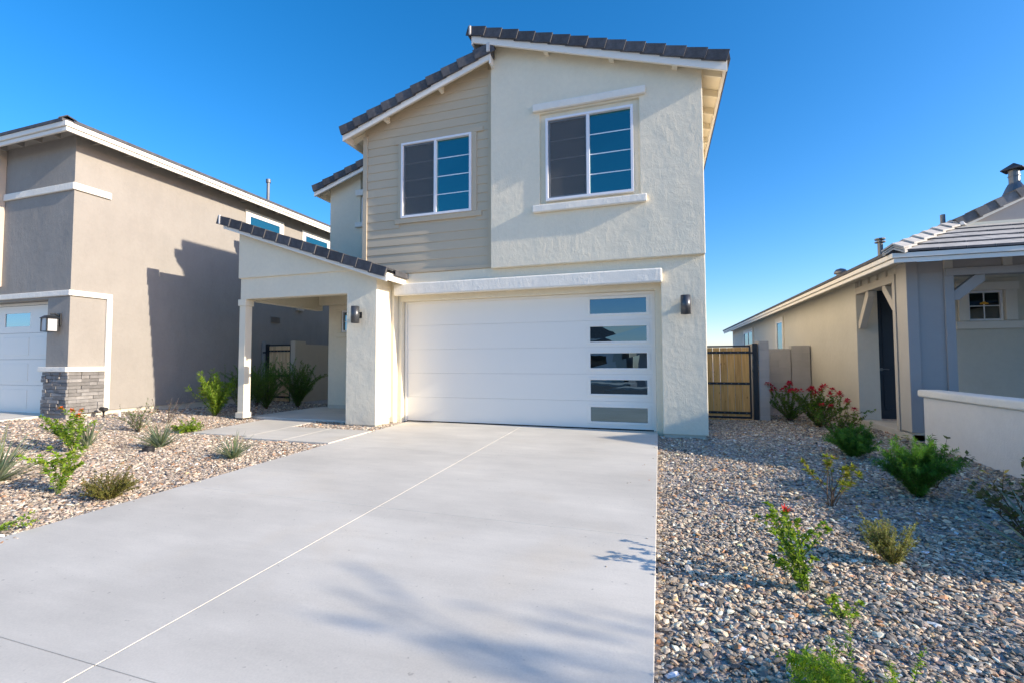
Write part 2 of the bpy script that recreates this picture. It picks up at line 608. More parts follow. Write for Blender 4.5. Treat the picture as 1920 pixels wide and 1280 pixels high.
def wall(axis, d0, d1, us, zs, holes=(), top=None, bot=None):
    """wall sheet with real thickness and openings; axis 'Y' faces the street (u = x), axis 'X' is a side wall (u = y)"""
    us = sorted(set(us) | {h[0] for h in holes} | {h[1] for h in holes})
    zs = sorted(set(zs) | {h[2] for h in holes} | {h[3] for h in holes})
    nu, nz_ = len(us), len(zs)
    mb = MB()
    def P(u, z, d):
        return (u, d, z) if axis == 'Y' else (d, u, z)
    idx = {}
    def V(i, j, s_):
        k = (i, j, s_)
        if k not in idx:
            z = zs[j]
            if j == nz_ - 1 and top:
                z = top(us[i])
            if j == 0 and bot:
                z = bot(us[i])
            idx[k] = len(mb.v)
            mb.v.append(P(us[i], z, d0 if s_ == 0 else d1))
        return idx[k]
    def solid(i, j):
        if i < 0 or j < 0 or i >= nu - 1 or j >= nz_ - 1:
            return False
        uc, zc = (us[i] + us[i + 1]) / 2, (zs[j] + zs[j + 1]) / 2
        return not any(h[0] < uc < h[1] and h[2] < zc < h[3] for h in holes)
    for i in range(nu - 1):
        for j in range(nz_ - 1):
            if not solid(i, j):
                continue
            for s_ in (0, 1):
                mb.f.append((V(i, j, s_), V(i + 1, j, s_), V(i + 1, j + 1, s_), V(i, j + 1, s_)))
            if not solid(i - 1, j):
                mb.f.append((V(i, j, 0), V(i, j + 1, 0), V(i, j + 1, 1), V(i, j, 1)))
            if not solid(i + 1, j):
                mb.f.append((V(i + 1, j, 0), V(i + 1, j + 1, 0), V(i + 1, j + 1, 1), V(i + 1, j, 1)))
            if not solid(i, j - 1):
                mb.f.append((V(i, j, 0), V(i + 1, j, 0), V(i + 1, j, 1), V(i, j, 1)))
            if not solid(i, j + 1):
                mb.f.append((V(i, j + 1, 0), V(i + 1, j + 1, 0), V(i + 1, j + 1, 1), V(i, j + 1, 1)))
    return mb

def place(name, me, parent, pos):
    return link(name, me, parent, Vector(pos) - WLOC[parent.name])

def rake_tile_mesh(sx, th, L_, h=0.175, flange=0.26, mat=None, lift=0.02, proud=0.027):
    """L-shaped gable-edge tile: lower end at the origin stands proud of the upper end"""
    ct, st_ = math.cos(th), math.sin(th)
    def P(a, q, y):
        return (sx * (a * ct) - sx * q * st_, y, a * st_ + q * ct)
    mb = MB()
    LL = L_ + 0.05
    t = 0.018
    # front plate
    mb.hexa([P(0, -h + lift, -proud), P(LL, -h, 0), P(LL, -h, t), P(0, -h + lift, t), P(0, lift, -proud), P(LL, 0, 0), P(LL, 0, t), P(0, lift, t)])
    # top plate
    mb.hexa([P(0, lift - t, t + 0.001), P(LL, -t, t + 0.001), P(LL, -t, flange), P(0, lift - t, flange), P(0, lift, t + 0.001), P(LL, 0, t + 0.001), P(LL, 0, flange), P(0, lift, flange)])
    return mb.mesh('rake_tile', mat)

def rake_row(parent, lo, hi, y, n, mat, h=0.175, name='rake_tile', jitter=0.004):
    """row of gable-edge tiles from the low end (x, z) up to the high end"""
    dx, dz_ = hi[0] - lo[0], hi[1] - lo[1]
    sx = 1 if dx > 0 else -1
    th = math.atan2(dz_, abs(dx))
    Ltot = math.hypot(dx, dz_)
    me = rake_tile_mesh(sx, th, Ltot / n, h, mat=mat)
    for i in range(n):
        f = i / n
        o = place(name, me, parent, (lo[0] + dx * f, y + random.uniform(-jitter, jitter), lo[1] + dz_ * f + random.uniform(-jitter, jitter)))
        o.rotation_euler = (0, random.uniform(-0.006, 0.006), 0)

def slope_board(parent, name, mat, lo, hi, y0, y1, drop0, drop1, bevel=0.0):
    """board following a roof slope, between two distances below the line lo-hi"""
    return MB().prism([(lo[0], lo[1] - drop1), (hi[0], hi[1] - drop1), (hi[0], hi[1] - drop0), (lo[0], lo[1] - drop0)], 'Y', y0, y1).build(name, mat, parent, bevel)

# ------------------------------------------------------------------ lie of the land
def sstep(a, b_, x):
    t_ = np.clip((np.asarray(x, float) - a) / (b_ - a), 0, 1)
    return t_ * t_ * (3 - 2 * t_)

def dz(y):
    return -0.025 * (8.2 - np.clip(np.asarray(y, float), -3.0, 8.2))

def gz(x, y):
    x = np.asarray(x, float)
    y = np.asarray(y, float)
    z = dz(y) - 0.05
    z = z + 0.15 * sstep(-7.9, -11.2, x) * (1 - 0.55 * sstep(7.2, 8.6, y)) * sstep(-3, 2, y)
    z = z + np.where(x < -4.99, 0.032, 0.0)
    z = z + 0.05 * sstep(-5.3, -7.0, x) * (1 - sstep(4.6, 6.0, y)) * sstep(-2, 2, y)
    bump = 0.010 * np.sin(2.1 * x + 1.3 * y) * np.cos(1.7 * y - 0.8 * x) + 0.006 * np.sin(5.3 * x - 2.0) * np.sin(4.7 * y + 1.0)
    near = np.where((y > 0.5) & (y < 12) & (x > -13) & (x < 5), 1.0, 0.0)
    edge = np.clip(np.minimum(np.abs(x + 5.0), np.abs(x + 0.045)) / 0.5, 0, 1)
    return z + bump * near * edge

def gzf(x, y):
    return float(gz(x, y))

# ground: one sheet out to the horizon, fine near the camera
xs_ = np.concatenate([np.array([-400, -200, -100, -60, -40, -30, -24, -20]), np.arange(-18, 9.01, 0.2), np.array([10, 12, 15, 20, 28, 40, 60, 100, 200, 400])])
ys_ = np.concatenate([np.array([-400, -200, -100, -60, -40, -30, -22, -16, -12, -8, -5, -3, -2, -1]), np.arange(-0.4, 14.01, 0.2), np.array([15, 17, 20, 25, 30, 40, 60, 100, 200, 400])])
X_, Y_ = np.meshgrid(xs_, ys_)
Z_ = gz(X_, Y_)
Z_ = np.where(Y_ < -2.5, -0.42 - 0.075 * np.clip(-14.0 - Y_, 0, 16), Z_)
ny_, nx_ = X_.shape
gv = np.stack([X_.ravel(), Y_.ravel(), Z_.ravel()], 1)
ii = np.arange(ny_ * nx_).reshape(ny_, nx_)
gf = np.stack([ii[:-1, :-1].ravel(), ii[:-1, 1:].ravel(), ii[1:, 1:].ravel(), ii[1:, :-1].ravel()], 1)
me = bpy.data.meshes.new('ground')
me.from_pydata(gv.tolist(), [], gf.tolist())
me.materials.append(gravel_bed_m)
for p in me.polygons:
    p.use_smooth = True
tag(link('ground', me), 'ground of small tan and grey gravel around the houses', kind='structure')

# driveway slabs (tooled joints between them)
drive = thing('driveway', 'pale broom finished concrete driveway in two columns of slabs up to the garage', None, (-2.5, 3.5, -0.1), kind='structure')
def slab(parent, x0, x1, y0, y1, zf, mat=concrete_m, th=0.11, name='concrete_slab', bevel=0.004):
    mb = MB()
    za, zb = float(zf(y0)), float(zf(y1))
    mb.hexa([(x0, y0, za - th), (x1, y0, za - th), (x1, y1, zb - th), (x0, y1, zb - th), (x0, y0, za), (x1, y0, za), (x1, y1, zb), (x0, y1, zb)])
    return mb.build(name, mat, parent, bevel, seg=3)
gap = 0.0015
DY = [-1.0, 1.49, 3.72, 6.0, 8.47]
for k in range(4):
    for (xa, xb) in ((-4.985, -2.5115), (-2.5085, -0.045)):
        slab(drive, xa + gap * (xa > -3), xb - gap * (xb < -1), DY[k] + gap, DY[k + 1] - gap, dz)

walk = thing('walkway', 'pale concrete walkway branching from the driveway to the porch', None, (-6.8, 6.8, 0), kind='structure')
wz = lambda y: dz(y) + 0.012
slab(walk, -5.885, -4.992, 6.05, 7.2, wz)
slab(walk, -6.795, -5.893, 6.05, 7.2, wz)
slab(walk, -8.1, -6.803, 6.2, 7.93, wz)
porch_slab = thing('porch_floor', 'smooth grey concrete porch floor under the entry roof', None, (-7, 9, 0), kind='structure')
MB().box(-8.72, -5.27, 7.955, 10.3, -0.12, 0.03).build('concrete_slab', concrete_m, porch_slab, 0.012)

lhd = thing('neighbour_driveway', 'pale concrete driveway beside the tan house', None, (-15, 3, 0), kind='structure')
lz = lambda y: dz(y) + 0.185
for (ya, yb) in ((-1, 1.5), (1.51, 4.0), (4.01, 6.42)):
    slab(lhd, -17.6, -12.28, ya, yb, lz)

# street behind the camera (seen in the window reflections)
tag(MB().box(-60, 60, -2.6, -1.05, -0.5, -0.27).build('sidewalk', concrete_m), 'concrete sidewalk along the street', kind='structure')
tag(MB().box(-60, 60, -2.9, -2.61, -0.6, -0.29).build('kerb', concrete_m), 'pale concrete kerb along the street', kind='structure')
tag(MB().box(-120, 120, -12.0, -2.91, -0.6, -0.40).build('road', asphalt_m), 'dark asphalt residential road', kind='structure')
tag(MB().box(-60, 60, -13.8, -12.01, -0.6, -0.29).build('sidewalk', concrete_m), 'concrete sidewalk on the far side of the street', kind='structure')
# ================================================================== the cream two-storey house
H = thing('two_storey_house', 'cream stucco two storey house with white double garage door and beige siding panel', 'house', (-2.5, 8.2, 0))
cp = cube_part
# lower front wall with the garage opening, stepped twice towards the door
wall('Y', 8.2, 8.36, (-5.42, 0.755), (0.1, 3.02), holes=((-5.18, 0.045, 0.0, 2.62),)).build('front_wall', stucco, H, 0.012)
wall('Y', 8.362, 8.5, (-5.19, 0.06), (0.0, 2.64), holes=((-5.097, -0.055, -0.1, 2.475),)).build('door_reveal', stucco, H, 0.01)
cp('foundation', foundation_m, H, 0.055, 0.72, 8.225, 8.5, -0.3, 0.099, 0.006)
cp('foundation', foundation_m, H, -5.27, -5.19, 8.225, 8.5, -0.3, 0.099, 0.004)
cp('side_wall', stucco, H, 0.605, 0.752, 8.362, 18.0, 0.1, 6.2)
cp('side_wall', stucco, H, -8.29, -8.14, 10.15, 18.0, 0.05, 5.9)
cp('foundation', foundation_m, H, 0.57, 0.72, 8.51, 18.0, -0.3, 0.099)
cp('rear_wall', stucco, H, -8.1, 0.6, 17.8, 18.0, 0.0, 5.9)
# header over the garage door
cp('garage_header', stucco_white, H, -5.14, 0.07, 8.095, 8.198, 2.562, 2.805, 0.03, 3)
# upper storey, stucco half
RS = 0.325                                   # roof slope
ztop = lambda x: 7.63 - RS * (x + 3.34)      # tile line of the street-side roof at its front edge
wall('Y', 8.1, 8.3, (-3.02, 0.755), (2.992, 7.0), holes=((-2.05, -0.265, 4.085, 5.815),), top=lambda x: ztop(x) - 0.115).build('upper_wall', stucco, H, 0.012)
cp('upper_wall', stucco, H, -3.02, -2.85, 8.302, 10.0, 6.0, 7.3)
cp('upper_wall', stucco, H, 0.6, 0.754, 8.1 + 0.202, 8.36, 3.0, 6.1)
cp('window_recess', stucco, H, -2.15, -0.2, 8.155, 8.29, 4.02, 5.9)
cp('window_head', stucco_white, H, -2.172, -0.155, 8.03, 8.099, 5.845, 5.985, 0.018, 3)
cp('window_sill', stucco_white, H, -2.18, -0.158, 8.02, 8.099, 3.95, 4.083, 0.018, 3)

def window(parent, x0, x1, z0, z1, y, flip=False, rows=4, screen=True, group=None):
    """two-light sliding window: white frame, four lites in each sash, insect screen over the left sash"""
    w = MB()
    fr = 0.045
    for b_ in ((x0, x1, z0, z0 + fr), (x0, x1, z1 - fr, z1), (x0, x0 + fr, z0 + fr, z1 - fr), (x1 - fr, x1, z0 + fr, z1 - fr)):
        w.box(b_[0], b_[1], y - 0.03, y + 0.05, b_[2], b_[3])
    o = w.build('window', vinyl, parent, 0.003)
    xm = (x0 + x1) / 2 - 0.005
    MB().box(xm - 0.028, xm + 0.028, y - 0.022, y + 0.048, z0 + fr, z1 - fr).build('mullion', vinyl, o, 0.003)
    sash = MB()
    xl0, xl1 = x0 + fr + 0.001, xm - 0.029
    zz0, zz1 = z0 + fr + 0.001, z1 - fr - 0.001
    s_ = 0.035
    for b_ in ((xl0, xl1, zz0, zz0 + s_), (xl0, xl1, zz1 - s_, zz1), (xl0, xl0 + s_, zz0 + s_, zz1 - s_), (xl1 - 0.015, xl1, zz0 + s_, zz1 - s_)):
        sash.box(b_[0], b_[1], y + 0.005, y + 0.045, b_[2], b_[3])
    sash.build('sash', steel, o, 0.002)
    for (xa, xb, left) in ((xl0 + s_, xl1 - 0.015, True), (xm + 0.029, x1 - fr - 0.001, False)):
        za, zb = (zz0 + s_, zz1 - s_) if left else (zz0, zz1)
        hh = (zb - za) / rows
        for k in range(rows):
            tilt = random.uniform(-0.0012, 0.0012)
            p = MB()
            p.hexa([(xa, y + 0.03 + tilt, za + k * hh + 0.006), (xb, y + 0.03 - tilt, za + k * hh + 0.006), (xb, y + 0.036, za + k * hh + 0.006), (xa, y + 0.036, za + k * hh + 0.006),
                    (xa, y + 0.03 - tilt, za + (k + 1) * hh - 0.006), (xb, y + 0.03 + tilt, za + (k + 1) * hh - 0.006), (xb, y + 0.036, za + (k + 1) * hh - 0.006), (xa, y + 0.036, za + (k + 1) * hh - 0.006)])
            p.build('pane', pane_blue, o)
            if k:
                MB().box(xa, xb, y + 0.026, y + 0.038, za + k * hh - 0.0085, za + k * hh + 0.0085).build('muntin', vinyl, o)
        if left and screen:
            MB().box(xa, xb, y + 0.008, y + 0.009, za, zb).build('insect_screen', screen_m, o)
    MB().box(x0 + fr, x1 - fr, y + 0.05, y + 0.06, z0 + fr, z1 - fr).build('dark_backing', door_navy, o)  # dark sheet behind the panes, standing in for the shade of the room
    return o

window(H, -1.934, -0.37, 4.155, 5.70, 8.10)

# lap siding bay: boards one by one
zb_ = lambda x: 6.15 + 0.33 * (x + 6.34)      # tile line of the bay roof at its front edge
cp('side_wall', siding_m, H, -5.9, -5.75, 8.28, 10.0, 3.0, 6.0)
wall('Y', 8.215, 8.3, (-5.93, -3.025), (3.02, 6.0), top=lambda x: zb_(x) - 0.115).build('bay_wall', siding_m, H)
WB = (-5.015, -3.45, 4.165, 5.73)
bx0, bx1 = -5.845, -3.112
z = 3.095
PITCH = 0.1765
while z < 7.0:
    t0, t1 = z, z + PITCH + 0.02
    segs = [(bx0, bx1)]
    if z + PITCH * 0.5 > WB[2] - 0.1 and z + PITCH * 0.5 < WB[3] + 0.08:
        segs = [(bx0, WB[0] - 0.055), (WB[1] + 0.09, bx1)]
    for (xa, xb) in segs:
        # cut along the roof slope
        cut = lambda zz: (zz + 0.13 - 6.15) / 0.33 - 6.34
        la, lb = max(xa, cut(t0)), max(xa, cut(t1))
        if la > xb - 0.05:
            continue
        lb = min(lb, xb - 0.01)
        j = random.uniform(-0.0015, 0.0015)
        mb = MB()
        mb.hexa([(la, 8.193 + j, t0), (xb, 8.193 - j, t0), (xb, 8.213, t0), (la, 8.213, t0),
                 (lb, 8.207, t1), (xb, 8.207, t1), (xb, 8.213, t1), (lb, 8.213, t1)])
        mb.build('siding_board', siding_m, H, 0.0015, seg=1)
    z += PITCH
cp('corner_trim', siding_m, H, -5.955, -5.85, 8.178, 8.3, 3.07, 6.02, 0.004)
cp('corner_trim', siding_m, H, -3.108, -3.022, 8.178, 8.3, 3.07, 6.92, 0.004)
cp('base_trim', siding_m, H, -5.95, -3.025, 8.17, 8.214, 3.022, 3.092, 0.004)
cp('window_casing', siding_m, H, -5.17, -3.21, 8.172, 8.214, 5.732, 5.835, 0.004)
cp('window_casing', siding_m, H, -5.17, -3.24, 8.172, 8.214, 4.06, 4.163, 0.004)
cp('window_casing', siding_m, H, -5.095, -5.017, 8.172, 8.214, 4.165, 5.73, 0.004)
cp('window_casing', siding_m, H, -3.448, -3.345, 8.172, 8.214, 4.165, 5.73, 0.004)
window(H, WB[0], WB[1], WB[2], WB[3], 8.178)

# set-back left part
wall('Y', 10.0, 10.15, (-8.29, -5.9), (0.05, 5.4), holes=((-7.9, -7.0, 2.0, 2.56), (-7.35, -6.5, 4.85, 5.52)), top=lambda x: 5.84 + 0.33 * (x + 8.64) - 0.115).build('back_wall', stucco, H, 0.01)
cp('foundation', foundation_m, H, -8.26, -5.9, 9.985, 10.2, -0.3, 0.125, 0.004)
cp('window_head', stucco_white, H, -7.47, -6.4, 9.94, 9.999, 5.53, 5.69, 0.015)
cp('window_sill', stucco_white, H, -7.47, -6.4, 9.93, 9.999, 4.7, 4.83, 0.015)
cp('window_head', stucco_white, H, -8.03, -6.9, 9.95, 9.999, 2.58, 2.70, 0.012).data.materials[0] = stucco
cp('window_sill', stucco, H, -8.03, -6.9, 9.94, 9.999, 1.86, 1.975, 0.015)
def small_window(parent, x0, x1, z0, z1, y, glass):
    w = MB()
    fr = 0.045
    for b_ in ((x0, x1, z0, z0 + fr), (x0, x1, z1 - fr, z1), (x0, x0 + fr, z0 + fr, z1 - fr), (x1 - fr, x1, z0 + fr, z1 - fr)):
        w.box(b_[0], b_[1], y - 0.03, y + 0.05, b_[2], b_[3])
    o = w.build('window', vinyl, parent, 0.003)
    zm = (z0 + z1) / 2
    for (za, zb) in ((z0 + fr, zm - 0.009), (zm + 0.009, z1 - fr)):
        MB().box(x0 + fr, x1 - fr, y + 0.02, y + 0.03, za, zb).build('pane', glass, o)
    MB().box(x0 + fr, x1 - fr, y + 0.012, y + 0.03, zm - 0.009, zm + 0.009).build('muntin', vinyl, o)
    return o
small_window(H, -7.9, -7.0, 2.0, 2.56, 10.05, pane_sky)
small_window(H, -7.35, -6.5, 4.85, 5.52, 10.08, pane_blue)

# roofs -------------------------------------------------------------
def roof_sheet(parent, pts_lo_hi, y0, y1, lo_drop=0.03, th=0.05, name='roof_covering', mat=None):
    (lo, hi) = pts_lo_hi
    return MB().prism([(lo[0], lo[1] - lo_drop - th), (hi[0], hi[1] - lo_drop - th), (hi[0], hi[1] - lo_drop), (lo[0], lo[1] - lo_drop)], 'Y', y0, y1).build(name, mat or tile_dark, parent)

MF = 7.86
m_lo, m_hi = (1.15, 6.17), (-3.34, 7.63)
rake_row(H, m_lo, m_hi, MF, 14, tile_dark, 0.175)
roof_sheet(H, (m_lo, m_hi), MF + 0.27, 17.9, 0.02)
roof_sheet(H, ((1.10, 6.186), (-3.30, 7.617)), MF + 0.05, 17.9, 0.085, 0.022, 'soffit', cream_paint)
slope_board(H, 'barge_board', paint_white, (1.115, 6.182), (-3.31, 7.62), MF + 0.022, MF + 0.062, 0.12, 0.30, 0.004)
for y in np.arange(MF + 0.33, 17.5, 0.61):
    MB().prism([(0.757, 6.3 - 0.235), (1.07, 6.196 - 0.235), (1.07, 6.196 - 0.11), (0.757, 6.3 - 0.11)], 'Y', y, y + 0.045).build('rafter_tail', cream_paint, H, 0.003)
MB().box(1.075, 1.112, MF + 0.064, 17.9, 5.93, 6.075).build('fascia', paint_white, H, 0.003)
MB().prism([(1.114, 6.06), (1.165, 6.06), (1.15, 6.17), (1.114, 6.18)], 'Y', MF + 0.02, 17.9).build('eave_tiles', tile_dark, H)
for xo in (-1.95, -0.77, 0.28):
    zt = ztop(xo) - 0.16
    MB().prism([(xo, zt - 0.10), (xo + 0.09, zt - 0.10 - 0.09 * RS), (xo + 0.09, zt - 0.09 * RS), (xo, zt)], 'Y', MF + 0.064, 8.099).build('lookout', cream_paint, H, 0.003)
# ridge side of the high roof
MB().box(-3.335, -3.30, MF + 0.03, 17.9, 7.29, 7.50).build('fascia', paint_white, H, 0.003)
MB().prism([(-3.385, 7.44), (-3.342, 7.44), (-3.342, 7.655), (-3.385, 7.64)], 'Y', MF - 0.01, 17.9).build('ridge_tiles', tile_dark, H)
MB().box(-3.372, -3.325, MF - 0.025, MF + 0.012, 7.46, 7.638).build('ridge_end_mortar', mortar_m, H, 0.015)
# left slope of the same gable, set back
b_lo, b_hi = (-8.645, 5.84), (-3.45, 7.555)
BF = 9.72
rake_row(H, b_lo, (-4.9, 5.84 + 0.33 * 3.745), BF, 11, tile_dark, 0.175)
roof_sheet(H, (b_lo, b_hi), BF + 0.27, 17.9, 0.02)
roof_sheet(H, ((-8.6, 5.855), (-4.9, 7.076)), BF + 0.05, 17.9, 0.085, 0.022, 'soffit', cream_paint)
slope_board(H, 'barge_board', paint_white, (-8.6, 5.855), (-4.9, 7.076), BF + 0.022, BF + 0.062, 0.12, 0.28, 0.004)
MB().box(-8.6, -8.565, BF + 0.064, 17.9, 5.6, 5.74).build('fascia', paint_white, H, 0.003)
for y in (9.95, 10.6):
    MB().prism([(-8.56, 5.87 - 0.23), (-8.292, 5.96 - 0.23), (-8.292, 5.96 - 0.11), (-8.56, 5.87 - 0.11)], 'Y', y, y + 0.045).build('rafter_tail', cream_paint, H)
# roof of the siding bay
s_lo, s_hi = (-6.34, 6.15), (-2.965, 7.255)
SF = 7.9
rake_row(H, s_lo, s_hi, SF, 10, tile_dark, 0.19)
roof_sheet(H, (s_lo, s_hi), SF + 0.27, 9.95, 0.02)
roof_sheet(H, ((-6.29, 6.166), (-3.0, 7.243)), SF + 0.05, 9.95, 0.085, 0.022, 'soffit', cream_paint)
slope_board(H, 'barge_board', paint_white, (-6.285, 6.167), (-2.99, 7.246), SF + 0.022, SF + 0.062, 0.135, 0.30, 0.004)
MB().box(-6.285, -6.25, SF + 0.064, 9.7, 5.88, 6.03).build('fascia', paint_white, H, 0.003)
MB().box(-2.99, -2.955, SF + 0.02, 8.099, 6.87, 7.08).build('fascia', paint_white, H, 0.003)
MB().prism([(-3.0, 7.07), (-2.935, 7.03), (-2.935, 7.20), (-2.97, 7.27)], 'Y', SF + 0.03, 8.099).build('ridge_tiles', tile_dark, H, 0.006)
MB().box(-3.03, -2.958, SF - 0.03, SF + 0.01, 7.075, 7.25).build('ridge_end_mortar', mortar_m, H, 0.015)
for xo in (-5.35, -4.1):
    zt = zb_(xo) - 0.17
    MB().prism([(xo, zt - 0.11), (xo + 0.06, zt - 0.11 + 0.06 * 0.33), (xo + 0.06, zt + 0.06 * 0.33), (xo, zt)], 'Y', SF + 0.064, 8.17).build('lookout', cream_paint, H, 0.003)
for y in (8.25, 8.86, 9.4):
    MB().prism([(-6.245, 6.18 - 0.24), (-5.957, 6.275 - 0.24), (-5.957, 6.275 - 0.12), (-6.245, 6.18 - 0.12)], 'Y', y, y + 0.045).build('rafter_tail', cream_paint, H)

# entry porch ---------------------------------------------------------
cp('foundation', foundation_m, H, -5.90, -5.262, 7.695, 8.199, -0.3, 0.099, 0.004)
PF = 7.45
p_lo, p_hi = (-4.865, 2.99), (-9.083, 4.414)
zp = lambda x: 2.99 - 0.3376 * (x + 4.865)
cp('pilaster', stucco, H, -5.93, -5.24, 7.861, 8.199, 0.1, 2.86, 0.01)
wall('Y', 7.67, 7.86, (-8.68, -5.6, -5.24), (0.1, 2.9), holes=((-8.69, -5.93, 0.0, 2.588),), top=lambda x: min(3.6, zp(x) - 0.13)).build('porch_front', stucco, H, 0.014)
MB().prism([(-8.72, 3.042), (-5.55, 3.042), (-5.55, zp(-5.55) - 0.15), (-8.72, zp(-8.72) - 0.15)], 'Y', 7.63, 7.85).build('porch_gable', stucco, H, 0.012)
cp('porch_beam', stucco, H, -8.68, -8.48, 7.862, 9.998, 2.57, 3.5, 0.012)
cp('porch_beam', stucco, H, -8.475, -5.3, 9.83, 9.998, 2.70, 3.0, 0.012)
cp('porch_ceiling', stucco, H, -8.475, -5.3, 7.865, 9.995, 2.92, 2.98)
rake_row(H, p_lo, p_hi, PF, 13, tile_dark, 0.185)
roof_sheet(H, (p_lo, p_hi), PF + 0.27, 9.9, 0.02)
roof_sheet(H, ((-4.92, zp(-4.92)), (-9.03, zp(-9.03))), PF + 0.05, 9.9, 0.1, 0.022, 'soffit', cream_paint)
slope_board(H, 'barge_board', paint_white, (-4.90, zp(-4.90)), (-9.0, zp(-9.0)), PF + 0.022, PF + 0.062, 0.13, 0.255, 0.004)
MB().box(-4.94, -4.905, PF + 0.064, 8.199, 2.78, 2.925).build('fascia', paint_white, H, 0.003)
MB().prism([(-4.903, 2.90), (-4.85, 2.90), (-4.85, 3.0), (-4.903, 3.015)], 'Y', PF + 0.27, 8.19).build('eave_tiles', tile_dark, H)
MB().box(-9.11, -9.06, PF - 0.02, PF + 0.012, 4.225, 4.43).build('ridge_end_mortar', mortar_m, H, 0.01)
# square porch post with collar and plinth
cp('porch_post', cream_paint, H, -8.715, -8.55, 7.675, 7.85, 0.03, 2.45, 0.006)
cp('post_collar', cream_paint, H, -8.738, -8.527, 7.652, 7.873, 2.45, 2.586, 0.006)
cp('post_plinth', cream_paint, H, -8.742, -8.523, 7.648, 7.877, 0.031, 0.15, 0.006)

# garage door: five sections, five lites -----------------------------
def garage_frame(parent, x0, x1, zt, y, w=0.05):
    g = MB()
    g.box(x0, x0 + w, y - 0.03, y - 0.002, 0.0, zt)
    g.box(x1 - w, x1, y - 0.03, y - 0.002, 0.0, zt)
    g.box(x0 + w, x1 - w, y - 0.03, y - 0.002, zt - w, zt)
    return g.build('garage_door', paint_white, parent, 0.003)
gd = garage_frame(H, -5.085, -0.058, 2.472, 8.5)
GX0, GX1 = -5.06, -0.085
LX0, LX1 = -1.212, -0.208
SH = 2.445 / 5
LZ = [(0.135, 0.395), (0.635, 0.89), (1.105, 1.375), (1.585, 1.86), (2.095, 2.365)]
for k in range(5):
    za, zb = 0.018 + k * SH, 0.018 + (k + 1) * SH - 0.002
    lo, hi = LZ[k]
    wall('Y', 8.502, 8.545, (GX0, GX1), (za, zb), holes=((LX0, LX1, lo, hi),)).build('door_section', door_white, gd, 0.002, seg=2)
    f = MB()
    e = 0.055
    for b_ in ((LX0 - e, LX1 + e, lo - e + 0.012, lo), (LX0 - e, LX1 + e, hi, hi + e - 0.012), (LX0 - e, LX0, lo, hi), (LX1, LX1 + e, lo, hi)):
        f.box(b_[0], b_[1], 8.491, 8.5025, b_[2], b_[3])
    f.build('lite_frame', door_white, gd, 0.004)
    a_ = random.uniform(-0.004, 0.004)
    q = MB()
    q.hexa([(LX0, 8.520 + a_, lo), (LX1, 8.520 - a_, lo), (LX1, 8.532, lo), (LX0, 8.532, lo), (LX0, 8.520 + a_ * 0.3, hi), (LX1, 8.520 - a_ * 0.3, hi), (LX1, 8.532, hi), (LX0, 8.532, hi)])
    q.build('pane', pane_garage, gd)
MB().box(GX0, GX1, 8.505, 8.54, 0.002, 0.018).build('door_seal', plastic_black, gd)
cp('garage_back', door_navy, H, -5.1, 0.0, 8.6, 8.62, 0.0, 2.6)

def wall_lamp(x, y, wall_y, z0, z1, label):
    o = thing('wall_lamp', label, 'wall lamp', (x, wall_y, (z0 + z1) / 2), 'cylinder wall lamps on the cream house')
    mb = MB()
    n = 28
    r_ = 0.079
    pr = [(r_ * 0.86, z0 + 0.012), (r_ * 0.86, z0), (r_, z0), (r_, z1), (r_ * 0.92, z1), (r_ * 0.92, z1 - 0.02)]
    k0 = 0
    for (rad, zz) in pr:
        for j in range(n):
            mb.v.append((x + rad * math.cos(2 * math.pi * j / n), y + rad * math.sin(2 * math.pi * j / n), zz))
    for i in range(len(pr) - 1):
        for j in range(n):
            mb.f.append((i * n + j, i * n + (j + 1) % n, (i + 1) * n + (j + 1) % n, (i + 1) * n + j))
    mb.f.append(tuple(range(n))[::-1])
    mb.f.append(tuple((len(pr) - 1) * n + j for j in range(n)))
    b_ = mb.build('lamp_body', lamp_metal, o, fix=True)
    for p in b_.data.polygons:
        p.use_smooth = abs(p.normal.z) < 0.3
    zc = (z0 + z1) / 2
    MB().box(x - 0.02, x + 0.02, y + r_ - 0.01, wall_y - 0.012, zc - 0.03, zc + 0.03).build('lamp_arm', black_metal, o, 0.004)
    MB().box(x - 0.055, x + 0.055, wall_y - 0.012, wall_y - 0.001, zc - 0.06, zc + 0.06).build('back_plate', black_metal, o, 0.003)
    return o
wall_lamp(0.43, 8.07, 8.2, 2.0, 2.31, 'dark cylinder lamp on the wall right of the garage door')
wall_lamp(-5.62, 7.525, 7.67, 1.98, 2.305, 'dark cylinder lamp on the porch pilaster left of the garage door')

# ================================================================== tan house on the left
T = thing('tan_house', 'tan stucco two storey house with white trim and grey stone base', 'house', (-14.5, 10, 0.15))
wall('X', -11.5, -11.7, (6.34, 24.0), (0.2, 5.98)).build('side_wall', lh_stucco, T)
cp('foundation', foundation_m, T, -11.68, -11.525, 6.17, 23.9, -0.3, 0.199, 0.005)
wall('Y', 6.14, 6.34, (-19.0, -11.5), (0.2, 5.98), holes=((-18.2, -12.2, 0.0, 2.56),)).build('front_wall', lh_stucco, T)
cp('foundation', foundation_m, T, -12.225, -11.53, 6.16, 6.39, -0.3, 0.199, 0.005)
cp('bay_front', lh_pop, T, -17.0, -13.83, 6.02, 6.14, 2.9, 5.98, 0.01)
cp('bay_sill', stucco_white, T, -16.9, -13.79, 5.97, 6.02, 2.95, 3.1, 0.01)
def band(z0, z1, xl, yr, pr=0.045):
    MB().box(xl, -11.5 + pr, 6.14 - pr, 6.139, z0, z1).build('trim_band', stucco_white, T, 0.012)
    MB().box(-11.499, -11.5 + pr, 6.1405, yr, z0, z1).build('trim_band', stucco_white, T, 0.012)
band(4.81, 4.955, -13.82, 6.80)
band(2.60, 2.715, -19.0, 6.885)
band(1.045, 1.145, -12.32, 6.775, 0.075)
